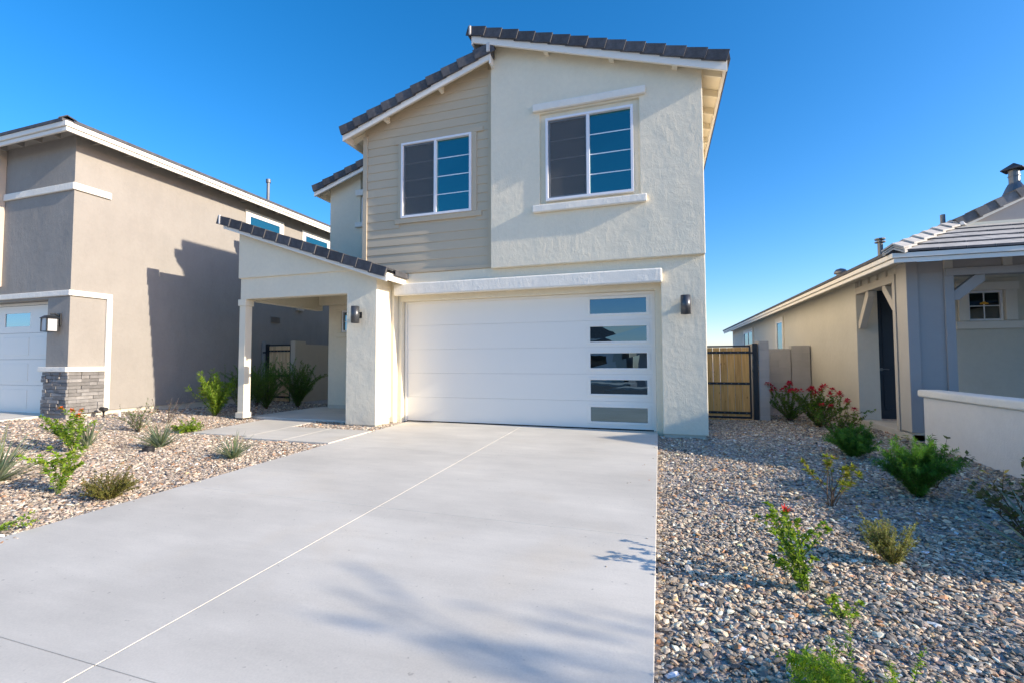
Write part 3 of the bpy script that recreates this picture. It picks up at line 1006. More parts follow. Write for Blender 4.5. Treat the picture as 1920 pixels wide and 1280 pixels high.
cp('trim_band', stucco_white, T, -11.499, -11.455, 6.78, 6.89, 0.21, 2.598, 0.012)
# ledge stones: twelve courses on the front of the pier, twelve on its side
zc = 0.185
for k in range(12):
    hgt = 0.0715
    x = -12.225 + random.uniform(0, 0.02)
    while x < -11.45:
        w_ = random.choice((0.12, 0.19, 0.26, 0.31))
        x2 = min(x + w_, -11.437)
        if -11.437 - x2 < 0.07:
            x2 = -11.437
        pr = random.uniform(0.022, 0.062)
        cp('ledge_stone', stone_veneer, T, x + 0.003, x2 - 0.003, 6.139 - pr, 6.139, zc + 0.003, zc + hgt - 0.003, 0.005, 1)
        x = x2
    y = 6.1405
    while y < 6.775:
        w_ = random.choice((0.14, 0.22, 0.30, 0.36))
        y2 = min(y + w_, 6.777)
        if 6.777 - y2 < 0.07:
            y2 = 6.777
        pr = random.uniform(0.040, 0.060)
        cp('ledge_stone', stone_veneer, T, -11.499, -11.5 + pr, y + 0.002, y2 - 0.002, zc + 0.002, zc + hgt - 0.002, 0.004, 1)
        y = y2
    zc += hgt
# garage door of the tan house
tg = MB()
tg.box(-18.2, -12.2, 6.38, 6.395, 2.50, 2.56)
tg.box(-12.25, -12.2, 6.38, 6.395, 0.1, 2.5)
tg = tg.build('garage_door', paint_white, T, 0.003)
for k, (za, zb) in enumerate(((0.13, 0.735), (0.74, 1.305), (1.31, 1.885), (1.89, 2.495))):
    ps = [(-14.23 - 1.13 * i, -13.32 - 1.13 * i) for i in range(-1, 4)]
    holes = [(a_, b_, 2.04, 2.335) for a_, b_ in ps if b_ < -12.2] if k == 3 else []
    wall('Y', 6.40, 6.44, (-18.2, -12.2), (za, zb), holes=holes).build('door_section', door_white, tg, 0.004)
    for a_, b_ in ps:
        b_ = min(b_, -12.22)
        if k == 3:
            MB().box(a_, b_, 6.415, 6.42, 2.04, 2.335).build('pane', pane_sky, tg)
        else:
            z0_, z1_ = za + 0.09, zb - 0.09
            MB().prism([(a_, z0_), (b_, z0_), (b_, z1_), (a_, z1_)], 'Y', 6.392, 6.40).build('raised_panel', door_white, tg, 0.004)
cp('garage_back', door_navy, T, -18.2, -12.2, 6.5, 6.52, 0.1, 2.6)
# roof: low hip with two-step white fascia
EX, EY, EZ = -11.05, 5.73, 5.99
ridge_x, ridge_z, ridge_y0, ridge_y1 = -15.3, 5.99 + 4.25 * 0.3, 9.98, 22.0
XL = -19.6
rb = MB()
rb.add([(EX, EY, EZ), (EX, 25, EZ), (XL, 25, EZ), (XL, EY, EZ), (ridge_x, ridge_y0, ridge_z), (ridge_x, ridge_y1, ridge_z),
        (EX, EY, EZ + 0.035), (EX, 25, EZ + 0.035), (XL, 25, EZ + 0.035), (XL, EY, EZ + 0.035), (ridge_x, ridge_y0, ridge_z + 0.04), (ridge_x, ridge_y1, ridge_z + 0.04)],
       [(6, 7, 11, 10), (7, 8, 11), (8, 9, 10, 11), (9, 6, 10), (0, 1, 7, 6), (1, 2, 8, 7), (2, 3, 9, 8), (3, 0, 6, 9), (3, 2, 1, 0)])
rb.build('roof', tile_dark, T)
# eave tile edge, hip caps
MB().box(EX - 0.02, EX + 0.05, EY + 0.1, 24.9, EZ - 0.012, EZ + 0.05).build('eave_tiles', tile_dark, T, 0.005)
MB().box(XL, EX - 0.04, EY - 0.05, EY + 0.02, EZ - 0.012, EZ + 0.05).build('eave_tiles', tile_dark, T, 0.005)
for k in range(6):
    f = 0.02 + k * 0.26
    px_, py_, pz_ = EX - f, EY + f, EZ + 0.05 + f * 0.3
    d_ = 0.34
    h_ = MB()
    e_ = 0.13
    q = []
    for (ff, up) in ((0, 0.035), (d_, 0.0)):
        cx, cy, cz = px_ - ff, py_ + ff, pz_ + ff * 0.3 + up
        q.append([(cx + e_ * 0.72, cy + e_ * 0.72, cz - 0.035), (cx, cy, cz + 0.04), (cx - e_ * 0.72, cy - e_ * 0.72, cz - 0.035)])
    A, B = q
    lo_ = lambda p: (p[0], p[1], p[2] - 0.022)
    h_.hexa([lo_(A[0]), lo_(A[1]), lo_(B[1]), lo_(B[0]), A[0], A[1], B[1], B[0]])
    h_.hexa([lo_(A[1]), lo_(A[2]), lo_(B[2]), lo_(B[1]), A[1], A[2], B[2], B[1]])
    h_.build('hip_tile', tile_dark, T)
for (d0, z0_, z1_) in ((0.0, 5.80, 5.876), (0.03, 5.888, 5.985)):
    MB().box(EX - 0.04, EX + d0, EY - d0, 24.9, z0_, z1_).build('fascia', paint_white, T, 0.004)
    MB().box(XL, EX - 0.041, EY - d0, EY + 0.04, z0_, z1_).build('fascia', paint_white, T, 0.004)
cp('soffit', lh_stucco, T, XL + 0.1, EX - 0.042, EY + 0.042, 24.8, 5.975, 5.988)
for y in np.arange(6.4, 24, 0.61):
    MB().box(-11.498, EX - 0.045, y, y + 0.045, 5.87, 5.974).build('rafter_tail', lh_stucco, T)
for x in np.arange(-11.75, -19, -0.61):
    MB().box(x - 0.045, x, EY + 0.045, 6.018, 5.87, 5.974).build('rafter_tail', lh_stucco, T)
# upper side windows
def side_window(parent, y0, y1, z0, z1, x, sgn, trim, glass, group=None, sub=True, rail=True):
    """window on a side wall: casing proud of the stucco, frame, glass"""
    tw = 0.12
    c = MB()
    a, b_ = (x, x + sgn * 0.04)
    lo_x, hi_x = min(a, b_) + (0.0005 if sgn > 0 else 0), max(a, b_) - (0.0005 if sgn < 0 else 0)
    for q in ((y0 - tw, y1 + tw, z1, z1 + tw), (y0 - tw, y1 + tw, z0 - tw, z0), (y0 - tw, y0, z0, z1), (y1, y1 + tw, z0, z1)):
        c.box(lo_x, hi_x, q[0], q[1], q[2], q[3])
    o = c.build('window', trim, parent, 0.004)
    f = MB()
    fr = 0.045
    xa, xb = x + sgn * 0.006, x + sgn * 0.03
    for q in ((y0, y1, z0, z0 + fr), (y0, y1, z1 - fr, z1), (y0, y0 + fr, z0 + fr, z1 - fr), (y1 - fr, y1, z0 + fr, z1 - fr)):
        f.box(min(xa, xb), max(xa, xb), q[0] + 0.001, q[1] - 0.001, q[2], q[3])
    f.build('frame', vinyl, o)
    xg = x + sgn * 0.012
    if rail:
        ym = (y0 + y1) / 2
        MB().box(min(xg, xb), max(xg, xb), ym - 0.025, ym + 0.025, z0 + fr, z1 - fr).build('meeting_rail', vinyl, o)
        panes = ((y0 + fr, ym - 0.025), (ym + 0.025, y1 - fr))
    else:
        panes = ((y0 + fr, y1 - fr),)
    for (ya, yb) in panes:
        MB().box(min(x + sgn * 0.001, xg), max(x + sgn * 0.001, xg), ya, yb, z0 + fr, z1 - fr).build('pane', glass, o)
    return o
side_window(T, 10.36, 11.55, 4.75, 5.58, -11.5, 1, stucco_white, pane_blue, rail=False)
side_window(T, 12.6, 13.75, 4.75, 5.58, -11.5, 1, stucco_white, pane_blue, rail=False)
side_window(T, 14.3, 15.4, 4.75, 5.58, -11.5, 1, stucco_white, pane_blue, rail=False)
# wall vent, small flood light, roof pipe
v = cp('wall_vent', lh_stucco, T, -11.498, -11.485, 11.22, 11.62, 2.44, 2.66, 0.003)
for k in range(6):
    MB().hexa([(-11.484, 11.25, 2.468 + k * 0.03), (-11.484, 11.59, 2.468 + k * 0.03), (-11.466, 11.59, 2.46 + k * 0.03), (-11.466, 11.25, 2.46 + k * 0.03),
               (-11.484, 11.25, 2.476 + k * 0.03), (-11.484, 11.59, 2.476 + k * 0.03), (-11.466, 11.59, 2.465 + k * 0.03), (-11.466, 11.25, 2.465 + k * 0.03)]).build('louvre', steel, v)
cp('eave_box', rh_trim, T, -11.498, -11.40, 12.25, 12.55, 2.93, 3.05, 0.01)
MB().tube([(-12.2, 11.72, 6.1), (-12.2, 11.72, 7.2)], 0.05, 14).tube([(-12.2, 11.72, 7.13), (-12.2, 11.72, 7.24)], 0.075, 14).build('vent_pipe', steel, T)
# black electrical box near the foot of the side wall
ub = thing('utility_box', 'small dark utility box low on the shaded tan wall behind the bright bush', 'utility box', (-11.42, 9.2, 0.3))
MB().box(-11.498, -11.38, 9.02, 9.42, 0.38, 0.70).build('box_body', plastic_black, ub, 0.01)
MB().tube([(-11.44, 9.3, 0.38), (-11.44, 9.3, 0.0)], 0.025, 8).build('conduit', plastic_black, ub)
# coach lantern on the pier
cl = thing('coach_lantern', 'black framed coach lantern with frosted panes beside the neighbour garage door', 'wall lantern', (-11.83, 6.14, 2.05))
MB().box(-11.86, -11.74, 6.115, 6.139, 1.98, 2.24).build('back_plate', black_metal, cl, 0.004)
MB().tube([(-11.80, 6.115, 2.19), (-11.81, 6.05, 2.225), (-11.82, 5.99, 2.215)], 0.018, 8).build('arm', black_metal, cl)
lx, ly, l0, l1, hw = -11.82, 5.985, 1.87, 2.125, 0.088
MB().box(lx - hw - 0.01, lx + hw + 0.01, ly - hw - 0.01, ly + hw + 0.01, l0 - 0.015, l0).build('bottom_frame', black_metal, cl)
capm = MB()
capm.hexa([(lx - hw - 0.03, ly - hw - 0.03, l1), (lx + hw + 0.03, ly - hw - 0.03, l1), (lx + hw + 0.03, ly + hw + 0.03, l1), (lx - hw - 0.03, ly + hw + 0.03, l1),
           (lx - 0.06, ly - 0.06, l1 + 0.06), (lx + 0.06, ly - 0.06, l1 + 0.06), (lx + 0.06, ly + 0.06, l1 + 0.06), (lx - 0.06, ly + 0.06, l1 + 0.06)])
capm.build('lantern_cap', black_metal, cl)
for (sx_, sy_) in ((-1, -1), (1, -1), (1, 1), (-1, 1)):
    MB().box(lx + sx_ * hw - 0.011, lx + sx_ * hw + 0.011, ly + sy_ * hw - 0.011, ly + sy_ * hw + 0.011, l0, l1).build('corner_bar', black_metal, cl)
for (a_, b_, c_, d_) in ((lx - hw + 0.008, lx + hw - 0.008, ly - hw, ly - hw + 0.004), (lx - hw + 0.008, lx + hw - 0.008, ly + hw - 0.004, ly + hw), (lx - hw, lx - hw + 0.004, ly - hw + 0.008, ly + hw - 0.008), (lx + hw - 0.004, lx + hw, ly - hw + 0.008, ly + hw - 0.008)):
    MB().box(a_, b_, c_, d_, l0, l1).build('pane', frosted, cl)
# ================================================================== single-storey grey house on the right
G = thing('grey_house', 'single storey taupe and grey house with open corner porch and navy door', 'house', (7, 11, 0))
wall('X', 3.8, 4.0, (10.9, 27.2), (0.06, 2.80)).build('side_wall', rh_stucco, G)
cp('foundation', foundation_m, G, 3.825, 3.99, 10.93, 27.1, -0.35, 0.059, 0.004)
cp('rear_wall', rh_stucco, G, 4.0, 15.0, 27.0, 27.2, 0.0, 2.8)
wall('Y', 10.9, 11.1, (4.0, 10.5), (0.06, 2.80), holes=((4.16, 5.10, 0.0, 2.62), (5.60, 6.13, 1.965, 2.525))).build('porch_back_wall', rh_stucco, G)
door = MB().box(4.16, 5.10, 10.99, 11.03, 0.07, 2.62).build('front_door', door_navy, G, 0.003)
for (a_, b_) in ((4.25, 4.58), (4.68, 5.01)):
    for (c_, d_) in ((0.25, 0.95), (1.1, 2.4)):
        f = MB()
        for q in ((a_, b_, c_, c_ + 0.025), (a_, b_, d_ - 0.025, d_), (a_, a_ + 0.025, c_ + 0.025, d_ - 0.025), (b_ - 0.025, b_, c_ + 0.025, d_ - 0.025)):
            f.box(q[0], q[1], 10.978, 10.989, q[2], q[3])
        f.build('door_moulding', door_navy, door, 0.003)
MB().tube([(4.22, 10.97, 1.05), (4.22, 10.985, 1.05)], 0.03, 10).tube([(4.22, 10.93, 1.05), (4.33, 10.93, 1.05)], 0.01, 8).tube([(4.22, 10.93, 1.05), (4.22, 10.97, 1.05)], 0.01, 8).build('door_handle', steel, door)
cp('porch_slab', concrete_m, G, 3.82, 10.5, 8.95, 10.9, -0.2, 0.055, 0.01)
cp('foundation', foundation_m, G, 3.83, 3.9, 8.95, 10.9, -0.35, 0.03)
# corner column: board and batten
cp('corner_column', rh_board, G, 3.82, 4.40, 8.92, 9.22, 0.1, 2.80)
cp('column_base', foundation_m, G, 3.84, 4.38, 8.95, 9.2, -0.35, 0.098)
cp('corner_board', rh_trim, G, 3.795, 3.818, 8.90, 9.235, 0.09, 2.80, 0.003)
cp('corner_board', rh_trim, G, 3.797, 3.945, 8.895, 8.918, 0.09, 2.80, 0.003).data.materials[0] = rh_board
cp('corner_board', rh_board, G, 4.285, 4.405, 8.885, 8.918, 0.09, 2.662, 0.003)
cp('water_board', rh_board, G, 3.946, 4.284, 8.912, 8.9195, 2.60, 2.62, 0.001)
# side opening: beam, frieze with battens, knee brackets
cp('side_beam', rh_trim, G, 3.80, 3.96, 9.30, 10.898, 2.545, 2.68, 0.004)
cp('beam_post', rh_trim, G, 3.80, 3.92, 9.30, 9.395, 0.06, 2.544, 0.003)
cp('frieze', rh_stucco, G, 3.84, 3.96, 9.222, 10.9, 2.682, 2.84)
for y in (9.23, 9.62, 9.98, 10.34, 10.70, 10.855):
    cp('batten', rh_trim, G, 3.812, 3.839, y, y + 0.04, 2.683, 2.84, 0.002)
def bracket(pts, axis, a0, a1, mat):
    MB().prism(pts, axis, a0, a1).build('knee_bracket', mat, G, 0.004)
bracket([(10.86, 1.98), (10.86, 1.86), (10.80, 1.86), (10.38, 2.44), (10.38, 2.543), (10.48, 2.543)], 'X', 3.82, 3.93, rh_trim)
bracket([(9.398, 2.2), (9.398, 2.08), (9.46, 2.08), (9.80, 2.46), (9.80, 2.543), (9.70, 2.543)], 'X', 3.82, 3.92, rh_trim)
# street side beam of the porch
cp('front_beam', rh_board, G, 4.30, 10.5, 8.87, 9.05, 2.545, 2.66, 0.004)
cp('frieze', rh_board, G, 4.405, 10.5, 8.93, 9.05, 2.662, 2.84)
for x in (4.29, 5.02, 5.60, 6.2, 6.8):
    cp('batten', rh_trim, G, x, x + 0.12, 8.905, 8.929, 2.664, 2.84, 0.003)
bracket([(4.407, 2.30), (4.407, 2.16), (4.47, 2.16), (4.80, 2.45), (4.80, 2.543), (4.68, 2.543)], 'Y', 8.90, 9.01, rh_board)
cp('porch_ceiling', rh_stucco, G, 3.97, 10.5, 9.06, 10.898, 2.76, 2.80)
# porch window with pale casing
pw = MB()
for q in ((5.41, 6.34, 2.53, 2.685), (5.44, 5.595, 1.96, 2.529), (6.135, 6.31, 1.96, 2.529)):
    pw.box(q[0], q[1], 10.85, 10.899, q[2], q[3])
pw = pw.build('window', rh_white, G, 0.008)
MB().box(5.38, 6.42, 10.83, 10.899, 1.81, 1.955).build('sill', rh_white, pw, 0.01)
fm = MB()
for q in ((5.60, 6.13, 1.965, 2.0), (5.60, 6.13, 2.49, 2.525), (5.60, 5.635, 2.0, 2.49), (6.095, 6.13, 2.0, 2.49)):
    fm.box(q[0], q[1], 10.92, 10.97, q[2], q[3])
fm.build('frame', vinyl, pw)
for (a_, b_) in ((5.636, 5.857), (5.873, 6.094)):
    for (c_, d_) in ((2.001, 2.237), (2.253, 2.489)):
        MB().box(a_, b_, 10.955, 10.96, c_, d_).build('pane', pane_dark, pw)
MB().box(5.857, 5.873, 10.945, 10.958, 2.001, 2.489).box(5.636, 5.856, 10.945, 10.958, 2.237, 2.253).box(5.874, 6.094, 10.945, 10.958, 2.237, 2.253).build('muntin', vinyl, pw)
MB().prism([(5.80, 2.275), (5.93, 2.275), (5.925, 2.305), (5.89, 2.31), (5.885, 2.325), (5.84, 2.325), (5.835, 2.31), (5.805, 2.305)], 'Y', 10.942, 10.944).build('sticker', sticker_m, pw)
MB().box(5.61, 6.12, 11.05, 11.06, 1.98, 2.5).build('dark_backing', door_navy, pw)  # dark backing sheet, its colour stands in for the unlit room
# long side windows
side_window(G, 16.62, 17.4, 1.35, 2.5, 3.8, -1, rh_white, pane_sky, rail=False)
side_window(G, 21.6, 23.6, 1.7, 2.5, 3.8, -1, rh_white, pane_sky)
# roof ---------------------------------------------------------------
E0, F0, Z0_, SL = 3.40, 8.31, 2.84, 0.45
XR = 16.0
ridge = 4.2
gx0 = E0 + ridge
rf = MB()
rf.add([(E0, F0, Z0_), (E0, 27.6, Z0_), (gx0, 27.6, Z0_ + ridge * SL), (gx0, F0 + ridge, Z0_ + ridge * SL),
        (E0, F0, Z0_ - 0.03), (E0, 27.6, Z0_ - 0.03), (gx0, 27.6, Z0_ + ridge * SL - 0.03), (gx0, F0 + ridge, Z0_ + ridge * SL - 0.03)],
       [(0, 3, 2, 1), (4, 5, 6, 7), (0, 1, 5, 4), (1, 2, 6, 5), (2, 3, 7, 6), (3, 0, 4, 7)])
rf.add([(E0, F0, Z0_), (XR, F0, Z0_), (XR, F0 + ridge, Z0_ + ridge * SL), (gx0, F0 + ridge, Z0_ + ridge * SL),
        (E0, F0, Z0_ - 0.03), (XR, F0, Z0_ - 0.03), (XR, F0 + ridge, Z0_ + ridge * SL - 0.03), (gx0, F0 + ridge, Z0_ + ridge * SL - 0.03)],
       [(0, 1, 2, 3), (7, 6, 5, 4), (0, 4, 5, 1), (1, 5, 6, 2), (2, 6, 7, 3), (3, 7, 4, 0)])
rf.build('roof', tile_dark, G)
# eave tile ends along the side
MB().box(E0 - 0.045, E0 + 0.1, F0 + 0.05, 27.6, Z0_ - 0.0, Z0_ + 0.055).build('eave_tiles', tile_dark, G, 0.006)
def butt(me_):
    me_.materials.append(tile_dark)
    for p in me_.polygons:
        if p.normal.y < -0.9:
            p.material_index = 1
# field tiles of the street slope
cth = math.cos(math.atan(SL))
rows = 5
tl = 0.37
for k in range(rows):
    yb = F0 - 0.04 + k * 0.30
    zb0 = Z0_ + (yb - F0) * SL
    x = E0 + (yb - F0) + 0.10
    x += 0.0 if k % 2 else 0.16
    first = True
    me_t = None
    while x < 7.6:
        w_ = 0.327
        if first:
            xa = E0 + (yb - F0) + 0.12
            mb = MB()
            xb = x + w_
            mb.hexa([(xa, yb, zb0 + 0.028), (xb - 0.004, yb, zb0 + 0.028), (xb - 0.004, yb + tl * cth, zb0 + tl * cth * SL + 0.006), (xa + tl * cth, yb + tl * cth, zb0 + tl * cth * SL + 0.006),
                     (xa, yb, zb0 + 0.062), (xb - 0.004, yb, zb0 + 0.062), (xb - 0.004, yb + tl * cth, zb0 + tl * cth * SL + 0.036), (xa + tl * cth, yb + tl * cth, zb0 + tl * cth * SL + 0.036)])
            bt_ = mb.build('roof_tile', tile_grey, G)
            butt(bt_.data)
            first = False
        else:
            if me_t is None:
                mb = MB()
                mb.hexa([(0.002, 0, 0.028), (w_ - 0.003, 0, 0.028), (w_ - 0.003, tl * cth, tl * cth * SL + 0.006), (0.002, tl * cth, tl * cth * SL + 0.006),
                         (0.002, 0, 0.062), (w_ - 0.003, 0, 0.062), (w_ - 0.003, tl * cth, tl * cth * SL + 0.036), (0.002, tl * cth, tl * cth * SL + 0.036)])
                me_t = mb.mesh('roof_tile', tile_grey)
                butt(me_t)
            place('roof_tile', me_t, G, (x, yb + random.uniform(-0.004, 0.004), zb0 + random.uniform(-0.003, 0.003)))
        x += w_
# hip tiles
for k in range(7):
    f = -0.02 + k * 0.232
    d_ = 0.30
    e_ = 0.14
    q = []
    for (ff, up) in ((0, 0.04), (d_, 0.0)):
        cx, cy, cz = E0 + f + ff, F0 + f + ff, Z0_ + 0.085 + (f + ff) * SL + up
        q.append([(cx + e_ * 0.72, cy - e_ * 0.72, cz - 0.045), (cx, cy, cz + 0.035), (cx - e_ * 0.72, cy + e_ * 0.72, cz - 0.045)])
    A, B = q
    lo_ = lambda p: (p[0], p[1], p[2] - 0.026)
    h_ = MB()
    h_.hexa([lo_(A[0]), lo_(A[1]), lo_(B[1]), lo_(B[0]), A[0], A[1], B[1], B[0]])
    h_.hexa([lo_(A[1]), lo_(A[2]), lo_(B[2]), lo_(B[1]), A[1], A[2], B[2], B[1]])
    h_.build('hip_tile', tile_grey, G)
# two more tile ends stacked at the eave corner
for dz_s in (-0.035, -0.07):
    h_ = MB()
    cx, cy, cz = E0 + 0.0, F0 + 0.0, Z0_ + 0.12 + dz_s
    e_ = 0.14
    A = [(cx + e_ * .72, cy - e_ * .72, cz - .045), (cx, cy, cz + .035), (cx - e_ * .72, cy + e_ * .72, cz - .045)]
    B = [(p[0] + .15, p[1] + .15, p[2] + .06) for p in A]
    h_.hexa([lo_(A[0]), lo_(A[1]), lo_(B[1]), lo_(B[0]), A[0], A[1], B[1], B[0]])
    h_.hexa([lo_(A[1]), lo_(A[2]), lo_(B[2]), lo_(B[1]), A[1], A[2], B[2], B[1]])
    h_.build('hip_tile', tile_grey, G)
for (d0, z0_, z1_) in ((0.0, 2.695, 2.757), (0.028, 2.766, 2.835)):
    MB().box(E0 - d0, E0 + 0.04, F0 + 0.0, 27.5, z0_, z1_).build('fascia', paint_white, G, 0.003)
    MB().box(E0 - d0 + 0.001, 16, F0 - d0, F0 - 0.001, z0_, z1_).build('fascia', paint_white, G, 0.003)
cp('soffit', rh_stucco, G, E0 + 0.041, 16, F0 + 0.001, 8.9, 2.80, 2.812)
cp('soffit', rh_stucco, G, E0 + 0.041, 3.83, 8.901, 27.4, 2.80, 2.812)
# front gable rising from the hip
gy = 9.62
g_lo = (4.82, 3.60)
gs = 0.5
g_hi = (8.6, 3.60 + gs * 3.78)
rake_row(G, g_lo, g_hi, gy, 14, tile_mottled, 0.15)
slope_board(G, 'barge_board', paint_white, g_lo, g_hi, gy + 0.02, gy + 0.055, 0.10, 0.20, 0.003)
MB().prism([(4.9, 3.2), (12.3, 3.2), (12.3, 3.6), (8.6, g_hi[1] - 0.1), (4.9, 3.55)], 'Y', gy + 0.08, gy + 0.2).build('gable_wall', rh_board, G)
MB().prism([(4.9, 3.57), (8.6, g_hi[1] - 0.07), (12.3, 3.57), (12.3, 3.5), (8.6, g_hi[1] - 0.14), (4.9, 3.5)], 'Y', gy + 0.27, 14.5).build('gable_roof', tile_dark, G)
MB().prism([(4.95, 3.49), (7.6, 3.49), (7.6, 3.54), (4.95, 3.54)], 'Y', gy + 0.03, gy + 0.079).build('flashing', cream_paint, G)
MB().tube([(4.90, 9.66, 3.50), (4.90, 9.66, 3.60)], [0.09, 0.05], 10).build('hip_mortar', mortar_m, G)
# roof vents
bv_ = MB()
bv_.tube([(6.2, 10.6, 4.15), (6.2, 10.6, 4.36), (6.2, 10.6, 4.42)], [0.20, 0.115, 0.085], 14)
bv_.tube([(6.2, 10.6, 4.40), (6.2, 10.6, 4.70)], 0.075, 14)
bv_.tube([(6.2, 10.6, 4.55), (6.2, 10.6, 4.565)], 0.085, 14)
bv_ = bv_.build('flue_vent', steel, G)
MB().tube([(6.2, 10.6, 4.665), (6.2, 10.6, 4.68), (6.2, 10.6, 4.80)], [0.20, 0.20, 0.012], 4).build('flue_cap', tile_dark, bv_)
MB().tube([(6.47, 10.6, 4.2), (6.47, 10.6, 4.58)], 0.05, 10).build('vent_pipe', steel, G)
MB().tube([(5.32, 11.0, 3.6), (5.32, 11.0, 4.06)], 0.04, 10).build('vent_pipe', steel, G)
pv = MB().tube([(5.2, 13.35, 3.5), (5.2, 13.35, 4.18)], 0.055, 12).tube([(5.2, 13.35, 4.10), (5.2, 13.35, 4.125)], 0.11, 12).tube([(5.2, 13.35, 4.17), (5.2, 13.35, 4.20)], 0.11, 12)
pv.tube([(5.2, 13.35, 3.62), (5.2, 13.35, 3.78)], [0.24, 0.06], 12).build('vent_pipe', steel, G)
MB().tube([(4.6, 14.1, 3.3), (4.6, 14.1, 3.53)], 0.10, 12).tube([(4.6, 14.1, 3.51), (4.6, 14.1, 3.56), (4.6, 14.1, 3.62), (4.6, 14.1, 3.645)], [0.15, 0.15, 0.10, 0.02], 14).build('mushroom_vent', steel, G)
# garage wing of the same house, out of the picture on the right (casts the big shadow)
cp('garage_wall', rh_stucco, G, 9.0, 14.5, 3.95, 10.9, -0.3, 2.75)
MB().prism([(8.6, 2.77), (14.9, 2.77), (11.75, 4.10)], 'Y', 3.55, 8.9).build('garage_roof', tile_dark, G)
MB().prism([(5.75, 2.8), (9.6, 2.8), (7.0, 4.0)], 'X', 8.9, 15.0).build('garage_roof', tile_dark, G)

# low courtyard wall in front of the porch
cw = thing('courtyard_wall', 'low pale grey stucco courtyard wall with rounded white cap by the porch', 'low wall', (3.9, 6.5, -0.1))
cwm = stucco_mat('pale_wall_stucco', (0.76, 0.72, 0.65), 0.05, 0.5)
MB().box(3.80, 4.0, 3.6, 8.55, -0.4, 0.672).build('wall_body', cwm, cw, 0.01)
MB().box(3.755, 4.045, 3.57, 8.62, 0.675, 0.785).build('wall_cap', stucco_white, cw, 0.028, seg=3)

# ================================================================== garden walls and gates
def block_wall(parent, axis, u0, u1, d0, d1, z0, z1, bw=0.405, bh=0.2, mat=block_m, cap=False):
    """running-bond wall: every block its own part, mortar core slightly recessed"""
    n = int(math.ceil((z1 - z0) / bh - 0.01))
    for k in range(n):
        za, zb = z0 + k * bh, min(z0 + (k + 1) * bh, z1)
        u = u0 - (bw / 2 if k % 2 else 0)
        while u < u1 - 0.01:
            a_, b_ = max(u, u0), min(u + bw, u1)
            if b_ - a_ > 0.02:
                e = 0.004
                j = random.uniform(-0.001, 0.001)
                if axis == 'Y':
                    cp('block', mat, parent, a_ + e, b_ - e, d0 + j, d1 + j, za + e, zb - e, 0.004, 1)
                else:
                    cp('block', mat, parent, d0 + j, d1 + j, a_ + e, b_ - e, za + e, zb - e, 0.004, 1)
            u += bw
    if axis == 'Y':
        cp('mortar', mortar_grey, parent, u0 + 0.006, u1 - 0.006, d0 + 0.005, d1 - 0.005, z0, z1 - 0.006)
    else:
        cp('mortar', mortar_grey, parent, d0 + 0.005, d1 - 0.005, u0 + 0.006, u1 - 0.006, z0, z1 - 0.006)

bw1 = thing('block_wall', 'grey block pier beside the cedar gate with blocks stacked in one column', 'block wall', (2.13, 11, -0.1))
block_wall(bw1, 'Y', 2.025, 2.235, 11.0, 11.40, -0.15, 1.65, bw=0.43, bh=0.2)
block_wall(bw1, 'X', 11.41, 17.0, 2.03, 2.23, -0.15, 1.62, bw=0.405)
bw2 = thing('block_wall', 'grey block cross wall with a raised pilaster against the taupe house', 'block wall', (3.0, 13.9, -0.1))
block_wall(bw2, 'Y', 2.24, 3.34, 13.9, 14.1, -0.15, 1.55)
block_wall(bw2, 'Y', 3.345, 3.78, 13.86, 14.14, -0.15, 1.63, bw=0.44)
bw3 = thing('garden_wall', 'tan rendered garden wall with a pale end pier behind the porch', 'garden wall', (-10.3, 11, 0))
MB().box(-10.385, -10.215, 10.9, 11.33, -0.2, 1.85).build('end_pier', wall_tan, bw3, 0.008)
MB().box(-10.38, -10.225, 11.332, 17.5, -0.2, 1.765).build('wall_body', wall_tan, bw3, 0.008)
MB().box(-11.74 + 0.25, -11.33, 10.92, 11.12, -0.2, 1.84).build('wall_pier', lh_stucco, bw3, 0.006)

def gate(name, label, x0, x1, y, z0, z1, n, mat, post, straps, loc_label):
    g = thing(name, label, 'gate', ((x0 + x1) / 2, y, z0), 'cedar and black metal side gates')
    bw = (x1 - x0) / n
    for k in range(n):
        cp('gate_board', mat, g, x0 + k * bw + 0.005, x0 + (k + 1) * bw - 0.005, y + random.uniform(0, 0.003), y + 0.02, z0 + 0.055, z1 - 0.03 - random.uniform(0, 0.008), 0.003, 1)
    f = MB()
    f.box(x0 - 0.03, x1 + 0.03, y + 0.001, y + 0.036, z1 - 0.024, z1 + 0.012)
    f.box(x0 - 0.03, x1 + 0.03, y + 0.001, y + 0.036, z0 + 0.01, z0 + 0.05)
    f.box(x0 - 0.035, x0 - 0.001, y + 0.001, y + 0.036, z0 + 0.051, z1 - 0.025)
    f.box(x1 + 0.001, x1 + 0.035, y + 0.001, y + 0.036, z0 + 0.051, z1 - 0.025)
    f.build('gate_frame', black_metal, g, 0.003)
    for zs in straps:
        s_ = MB().box(x0 - 0.02, x1 + 0.02, y - 0.008, y - 0.001, zs - 0.026, zs + 0.026).build('strap', black_metal, g, 0.002)
        for k in range(n):
            xc = x0 + (k + 0.5) * bw
            MB().tube([(xc, y - 0.008, zs), (xc, y - 0.016, zs)], 0.011, 8).build('bolt', steel, s_)
    return g
g1 = gate('side_gate', 'cedar board gate with three black straps right of the white garage', 0.98, 1.845, 10.98, -0.02, 1.55, 6, cedar, 1, (1.41, 0.74, 0.11), '')
cp('gate_post', black_metal, g1, 1.915, 2.012, 10.96, 11.06, -0.2, 1.60, 0.004)
cp('latch', black_metal, g1, 1.83, 1.96, 10.93, 10.965, 1.38, 1.42, 0.004)
MB().tube([(1.898, 10.945, 1.0), (1.905, 10.935, 1.1), (1.905, 10.935, 1.3), (1.898, 10.945, 1.4)], 0.012, 8).build('pull_handle', steel, g1)
